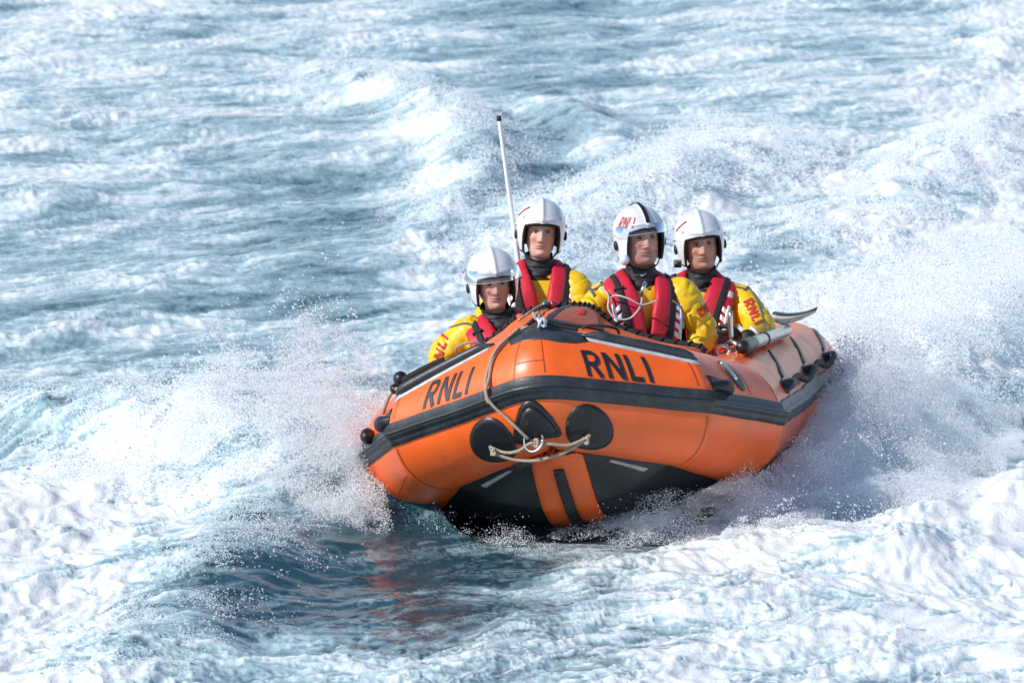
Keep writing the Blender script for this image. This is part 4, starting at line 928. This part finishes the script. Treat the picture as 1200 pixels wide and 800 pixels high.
# front crew member on the port side with the striped helmet
p3 = with_bvh(person('crew member in black striped helmet with a looped grey hose on the chest', wpx(751, 283, -.58), torso=(14, -5, 2), head=(20, -6, -2),
    armR=(wpx(707, 350, -.60), wpx(690, 372, -.40), wpx(712, 398, -.10)), armL=(wpx(800, 345, -.62), wpx(824, 390, -.62), wpx(806, 425, -.5)),
    look=dict(skin=(.57, .33, .26), stubble=.55, face=(1.03, 1.12), brow=(.08, .05, .035), visor=(.046, .092, 80), stripe=1, helmet_text=1, earpiece=1, swoosh=1, iris=(.04, .04, .04))))
sleeve_word(p3, ((821, 373), (838, 360), (816, 363)), -.6, th=.2)
def decal(pr, quad, x, mat, name, off=.005, n=12):
    q = np.array(quad, float); V = []
    for i in range(n):
        for j in range(n):
            u_, v_ = i / (n - 1), j / (n - 1); p = (q[0] * (1 - u_) + q[1] * u_) * (1 - v_) + (q[3] * (1 - u_) + q[2] * u_) * v_
            o = CAM - pr['base']; dr = ray(*p); dr = dr / np.linalg.norm(dr); loc, nn, i_, ds = pr['bvh'].ray_cast(Vector(o), Vector(dr))
            V.append(np.array(loc) + np.array(nn) * off if loc is not None else pr['hit'](wpx(p[0], p[1], x) - pr['base'], off))
    mesh(name, V, grid_faces(n, n), mat, pr['jk'])
decal(p3, [(783, 362), (803, 374), (806, 412), (786, 412)], -.6, M['suitblack'], 'side_panel')
decal(p1, [(553, 395), (566, 388), (574, 404), (560, 412)], -.5, M['suitblack'], 'side_panel')
tr = lambda a: wpx(*a) - p3['base']
hose = [(700, 343, -.55), (704, 338, -.50), (713, 346, -.38), (713, 362, -.34), (722, 373, -.33), (738, 373, -.33), (750, 360, -.33), (753, 345, -.34), (756, 330, -.35)]
rope('hose', [tr(a) for a in hose], .0055, M['hose'], p3['root'], 80)
rope('hose', [tr(a) for a in [(714, 350, -.38), (722, 346, -.33), (737, 350, -.31), (752, 357, -.32), (770, 352, -.33)]], .0048, M['hose'], p3['root'], 60)
mesh('hose_nozzle', *tube_mesh([tr((756, 331, -.34)), tr((751, 347, -.33))], .011, 10), M['steel'], p3['root'])
rope('cord', [tr(a) for a in [(788, 352, -.44), (798, 360, -.44), (801, 375, -.44), (801, 385, -.44)]], .0065, M['piping'], p3['root'], 40)
sleeve_line(p3, [(697, 348), (690, 332), (704, 330), (714, 343)], -.5, .009, M['piping'])
# rear crew member gripping the steel rowlock on the port tube
p4 = with_bvh(person('crew member in plain silver helmet with gloved fist beside the paddle', wpx(823, 286, -1.75), torso=(-10, -6, 2), head=(8, 2, -6),
    armR=(wpx(778, 345, -1.75), wpx(770, 390, -1.7), wpx(790, 420, -1.4)), armL=(wpx(868, 352, -1.78), wpx(893, 386, -1.62), wpx(876, 396, -1.36)),
    look=dict(skin=(.58, .33, .25), stubble=.35, face=(1.03, 1.05), brow=(.06, .035, .02), helmet_mark=1, iris=(.05, .05, .05), hand_dir={'L': (-1, -.25, .05)}, hand_axis={'L': (0, .5, -1)})))
sleeve_word(p4, ((871, 354), (884, 381), (881, 349)), -1.7, th=.2)
sleeve_line(p4, [(858, 322), (874, 333), (886, 350), (894, 372), (897, 390)], -1.7, .007, M['piping'])
sleeve_line(p4, [(880, 384), (888, 392), (889, 403)], -1.6, .014, M['silver'], 'reflective_band')
decal(p4, [(838, 372), (856, 384), (858, 412), (838, 412)], -1.7, M['suitblack'], 'side_panel')
cb = wpx(794, 309, -1.55) - p4['base']
cbx = mesh('shoulder_camera', *box_part(cb, (.046, .04, .042), bevel=.008), M['piping'], p4['root']); mesh('camera_glass', *box_part(cb + A(0, -.0215, 0), (.034, .004, .03)), M['black'], cbx)

# ------------------------------------------------------------------ spray: clouds of single drops
def drop_mat():
    m = bpy.data.materials.new('spray_drops'); m.use_nodes = True; N = m.node_tree.nodes; L = m.node_tree.links
    p = N['Principled BSDF']; p.inputs['Base Color'].default_value = (.95, .965, .975, 1); p.inputs['Roughness'].default_value = .35
    t = N.new('ShaderNodeBsdfTranslucent'); t.inputs[0].default_value = (.95, .97, .98, 1); mx = N.new('ShaderNodeMixShader'); mx.inputs[0].default_value = .5
    L.new(p.outputs[0], mx.inputs[1]); L.new(t.outputs[0], mx.inputs[2]); L.new(mx.outputs[0], N['Material Output'].inputs['Surface']); return m
M['drop'] = drop_mat()
ng = bpy.data.node_groups.new('drops_from_vertices', 'GeometryNodeTree')
ng.interface.new_socket('Geometry', in_out='INPUT', socket_type='NodeSocketGeometry'); ng.interface.new_socket('Geometry', in_out='OUTPUT', socket_type='NodeSocketGeometry')
gi = ng.nodes.new('NodeGroupInput'); go = ng.nodes.new('NodeGroupOutput'); mp = ng.nodes.new('GeometryNodeMeshToPoints'); na = ng.nodes.new('GeometryNodeInputNamedAttribute'); na.data_type = 'FLOAT'; na.inputs['Name'].default_value = 'radius'
sm_ = ng.nodes.new('GeometryNodeSetMaterial'); sm_.inputs['Material'].default_value = M['drop']
ng.links.new(gi.outputs[0], mp.inputs['Mesh']); ng.links.new(na.outputs['Attribute'], mp.inputs['Radius']); ng.links.new(mp.outputs[0], sm_.inputs[0]); ng.links.new(sm_.outputs[0], go.inputs[0])
def spray(label, Pts, Rad):
    q = w2b(Pts); ay = np.abs(q[:, 1])             # nothing inside the boat
    halfw = np.interp(q[:, 0], [-3.6, 0, .69, 1.06], [1.19, 1.17, .88, .1]); zc_ = np.interp(q[:, 0], [-3.4, 0, .69, 1.06], [.46, .45, .602, .81]); yc_ = np.maximum(halfw - RT, 0); inx = (q[:, 0] < 1.06) & (q[:, 0] > -3.6)
    zb_ = np.interp(-q[:, 0], -KX, KZ); zb_ = zb_ + (zc_ - RT - zb_) * np.clip(ay / np.maximum(yc_, .05), 0, 1)
    keep = ~(inx & ((np.hypot(ay - yc_, q[:, 2] - zc_) < RT + .01) | ((ay < yc_) & (q[:, 2] > zb_ - .02) & (q[:, 2] < 1.5))))
    Pts, Rad = Pts[keep], Rad[keep]
    me_ = bpy.data.meshes.new('spray'); me_.vertices.add(len(Pts)); me_.vertices.foreach_set('co', Pts.astype(np.float32).ravel())
    at = me_.attributes.new('radius', 'FLOAT', 'POINT'); at.data.foreach_set('value', Rad.astype(np.float32)); me_.materials.append(M['drop'])
    o = bpy.data.objects.new('spray', me_); col.objects.link(o); md = o.modifiers.new('drops', 'NODES'); md.node_group = ng
    return tag(o, label, kind='stuff')
def radii(n, lo, hi, pw=2.6):
    u_ = rng.random(n); return lo * (1 - u_ * (1 - (lo / hi) ** pw)) ** (-1 / pw)
def along(pts, n, jit=0.):
    W = np.array([on_water(*p)[:2] for p in pts]); t = rng.random(n) * (len(W) - 1); i = np.minimum(t.astype(int), len(W) - 2); f_ = (t - i)[:, None]
    return W[i] * (1 - f_) + W[i + 1] * f_ + rng.normal(size=(n, 2)) * jit, t / (len(W) - 1)
def clump(Pts, sc=(3, 3, 4.5), lo=-.15, hi=.35, seed=0., oct_=3):
    return rng.random(len(Pts)) < sstep(lo, hi, fbm3(Pts * np.asarray(sc) + seed, oct_))
SEA_IX = None
def sea_z(x, y):
    return sea_height(np.asarray(x, float), np.asarray(y, float))[0]
def crest(label, pts, n, hmax, jit, lo=.0018, hi=.007, seed=0., prof=None, cl=(-.15, .3), tight=1.6, sc=(3.2, 3.2, 5)):
    xy, t = along(pts, n, 0); off_ = rng.normal(size=(n, 2)) * jit; d = np.linalg.norm(off_, axis=1) / jit; xy = xy + off_
    hm = np.interp(t, np.linspace(0, 1, len(hmax)), hmax) * np.exp(-.5 * (d / 1.2) ** 2) * (1 + .7 * fbm2(xy[:, 0] * 3 + seed, xy[:, 1] * 2.2, 3))
    z = sea_z(xy[:, 0], xy[:, 1]) + np.abs(hm) * rng.random(n) ** tight
    Pp = np.c_[xy, z]; k = clump(Pp, sc, cl[0], cl[1], seed); Pp = Pp[k]; return Pp, radii(len(Pp), lo, hi)
def stack(*a): return np.vstack([x[0] for x in a]), np.concatenate([x[1] for x in a])
# thrown out from the starboard bow
def fan(n, side, x0, x1, reach, hmax, seed, fall=.55, back=.5, lo=.002, hi=.007, cl=(-.2, .25), sharp=1.0, ramp=.45):
    s = rng.random(n); bx = x0 + (x1 - x0) * s; d = reach * rng.random(n) ** 1.15 * (1 + .25 * fbm2(bx * 3 + seed, bx * 0 + 2, 2))
    yb = side * (np.interp(bx, [-3.4, 0, .69], [1.05, 1.0, .75]) + (.06 if side > 0 else .14) + d); P0 = b2w(np.c_[bx - back * d, yb, np.zeros(n)])
    env = hmax * np.exp(-(d / (reach * fall)) ** 2) * (.55 + .45 * np.sin(np.pi * np.clip(s * .9 + .15, 0, 1))) * (1 + .6 * fbm2(P0[:, 0] * 2.6 + seed, P0[:, 1] * 2.6, 3)) * (ramp + (1 - ramp) * sstep(.05, .5, d))
    z = sea_z(P0[:, 0], P0[:, 1]) * .8 + np.abs(env) * rng.random(n) ** sharp; Pp = np.c_[P0[:, :2], z]
    k = clump(Pp, (4, 4, 5), cl[0], cl[1], seed); Pp = Pp[k]; return Pp, radii(len(Pp), lo, hi)
spray('dense white spray thrown out from the starboard bow', *stack(fan(300000, -1, -1.7, .40, 2.2, .80, 3., .55, .35, .0013, .0048, (-.12, .3)), fan(90000, -1, -.3, .55, .8, .5, 9., .6, .3, .0012, .004), fan(14000, -1, -1.2, .5, 2.2, 1.1, 13., .6, .3, .003, .008, (-.1, .3)),
      crest('', [(505, 600), (470, 592), (430, 585), (380, 575), (310, 560), (240, 545)], 90000, [.08, .16, .2, .2, .15, .1], .14, .0013, .005, seed=4.)))
spray('fine spray breaking from the port side of the hull in its shadow', *stack(fan(420000, 1, -2.4, .2, 1.2, .66, 21., .62, .3, .001, .0032, (-.45, .15)), fan(120000, 1, -.25, .62, .42, .30, 25., .8, .2, .001, .0035, (-.15, .25)), crest('', [(515, 604), (560, 622), (610, 634), (660, 638), (715, 630)], 26000, [.06, .10, .07, .08, .12], .09, .0011, .004, 91., cl=(-.05, .35)), fan(9000, 1, -1.2, .6, 1.0, .6, 27., .7, .2, .002, .006, (-.1, .3)),
      crest('', [(715, 622), (760, 628), (820, 628), (880, 624), (940, 616), (1000, 606), (1050, 600)], 220000, [.14, .32, .40, .42, .38, .3, .15], .14, .0011, .0042, 7., cl=(-.12, .3), tight=1.5)))
spray('tall white plume in the wake off the port quarter', *stack(
      crest('', [(990, 500), (1040, 470), (1100, 440), (1170, 415), (1260, 400)], 190000, [.28, .52, .66, .66, .6], .55, .0022, .008, 31., tight=1.3),
      crest('', [(960, 440), (1020, 400), (1100, 350), (1200, 310)], 100000, [.25, .38, .38, .32], .5, .003, .009, 37., tight=1.5)))
spray('white spray along the breaking wave left of the smooth water', *crest('', [(0, 500), (120, 520), (240, 545), (318, 585), (290, 650), (220, 720), (110, 800)], 60000, [.12, .12, .14, .14, .10, .10, .08], .22, .0018, .006, 41., tight=1.8))
spray('spray above the breaking crests behind the crew', *stack(crest('', [(930, 290), (1000, 268), (1060, 240), (1120, 195), (1200, 165)], 60000, [.05, .10, .14, .14, .12], .35, .003, .009, 83.), crest('', [(600, 330), (690, 270), (770, 240), (840, 215), (900, 190)], 60000, [.08, .16, .28, .30, .12], .4, .003, .009, 51.),
      crest('', [(390, 90), (450, 112), (520, 150), (560, 190), (555, 230), (500, 285)], 40000, [.08, .14, .16, .14, .12, .05], .28, .003, .009, 57.)))
def scatter(n, pxr, pyr, zr, lo, hi, seed, cl=(-.05, .4)):
    px = rng.uniform(*pxr, n); py = rng.uniform(*pyr, n); z = rng.uniform(*zr, n); Pp = np.array([on_water(a, b, c) for a, b, c in zip(px, py, z)])
    k = clump(Pp, (1.6, 1.6, 2), cl[0], cl[1], seed); return Pp[k], radii(k.sum(), lo, hi, 2.)
spray('loose single drops flying over the blue water', *stack(scatter(1500, (190, 420), (395, 490), (.1, .5), .003, .009, 61.), scatter(1600, (930, 1110), (470, 580), (.1, .45), .0025, .008, 67.),
      scatter(900, (490, 620), (560, 625), (.03, .2), .0015, .005, 71.), scatter(700, (690, 900), (500, 610), (.05, .3), .002, .006, 73.), scatter(500, (800, 1000), (250, 420), (.1, .4), .004, .011, 77.), scatter(300, (180, 330), (560, 680), (.02, .2), .003, .008, 79.)))
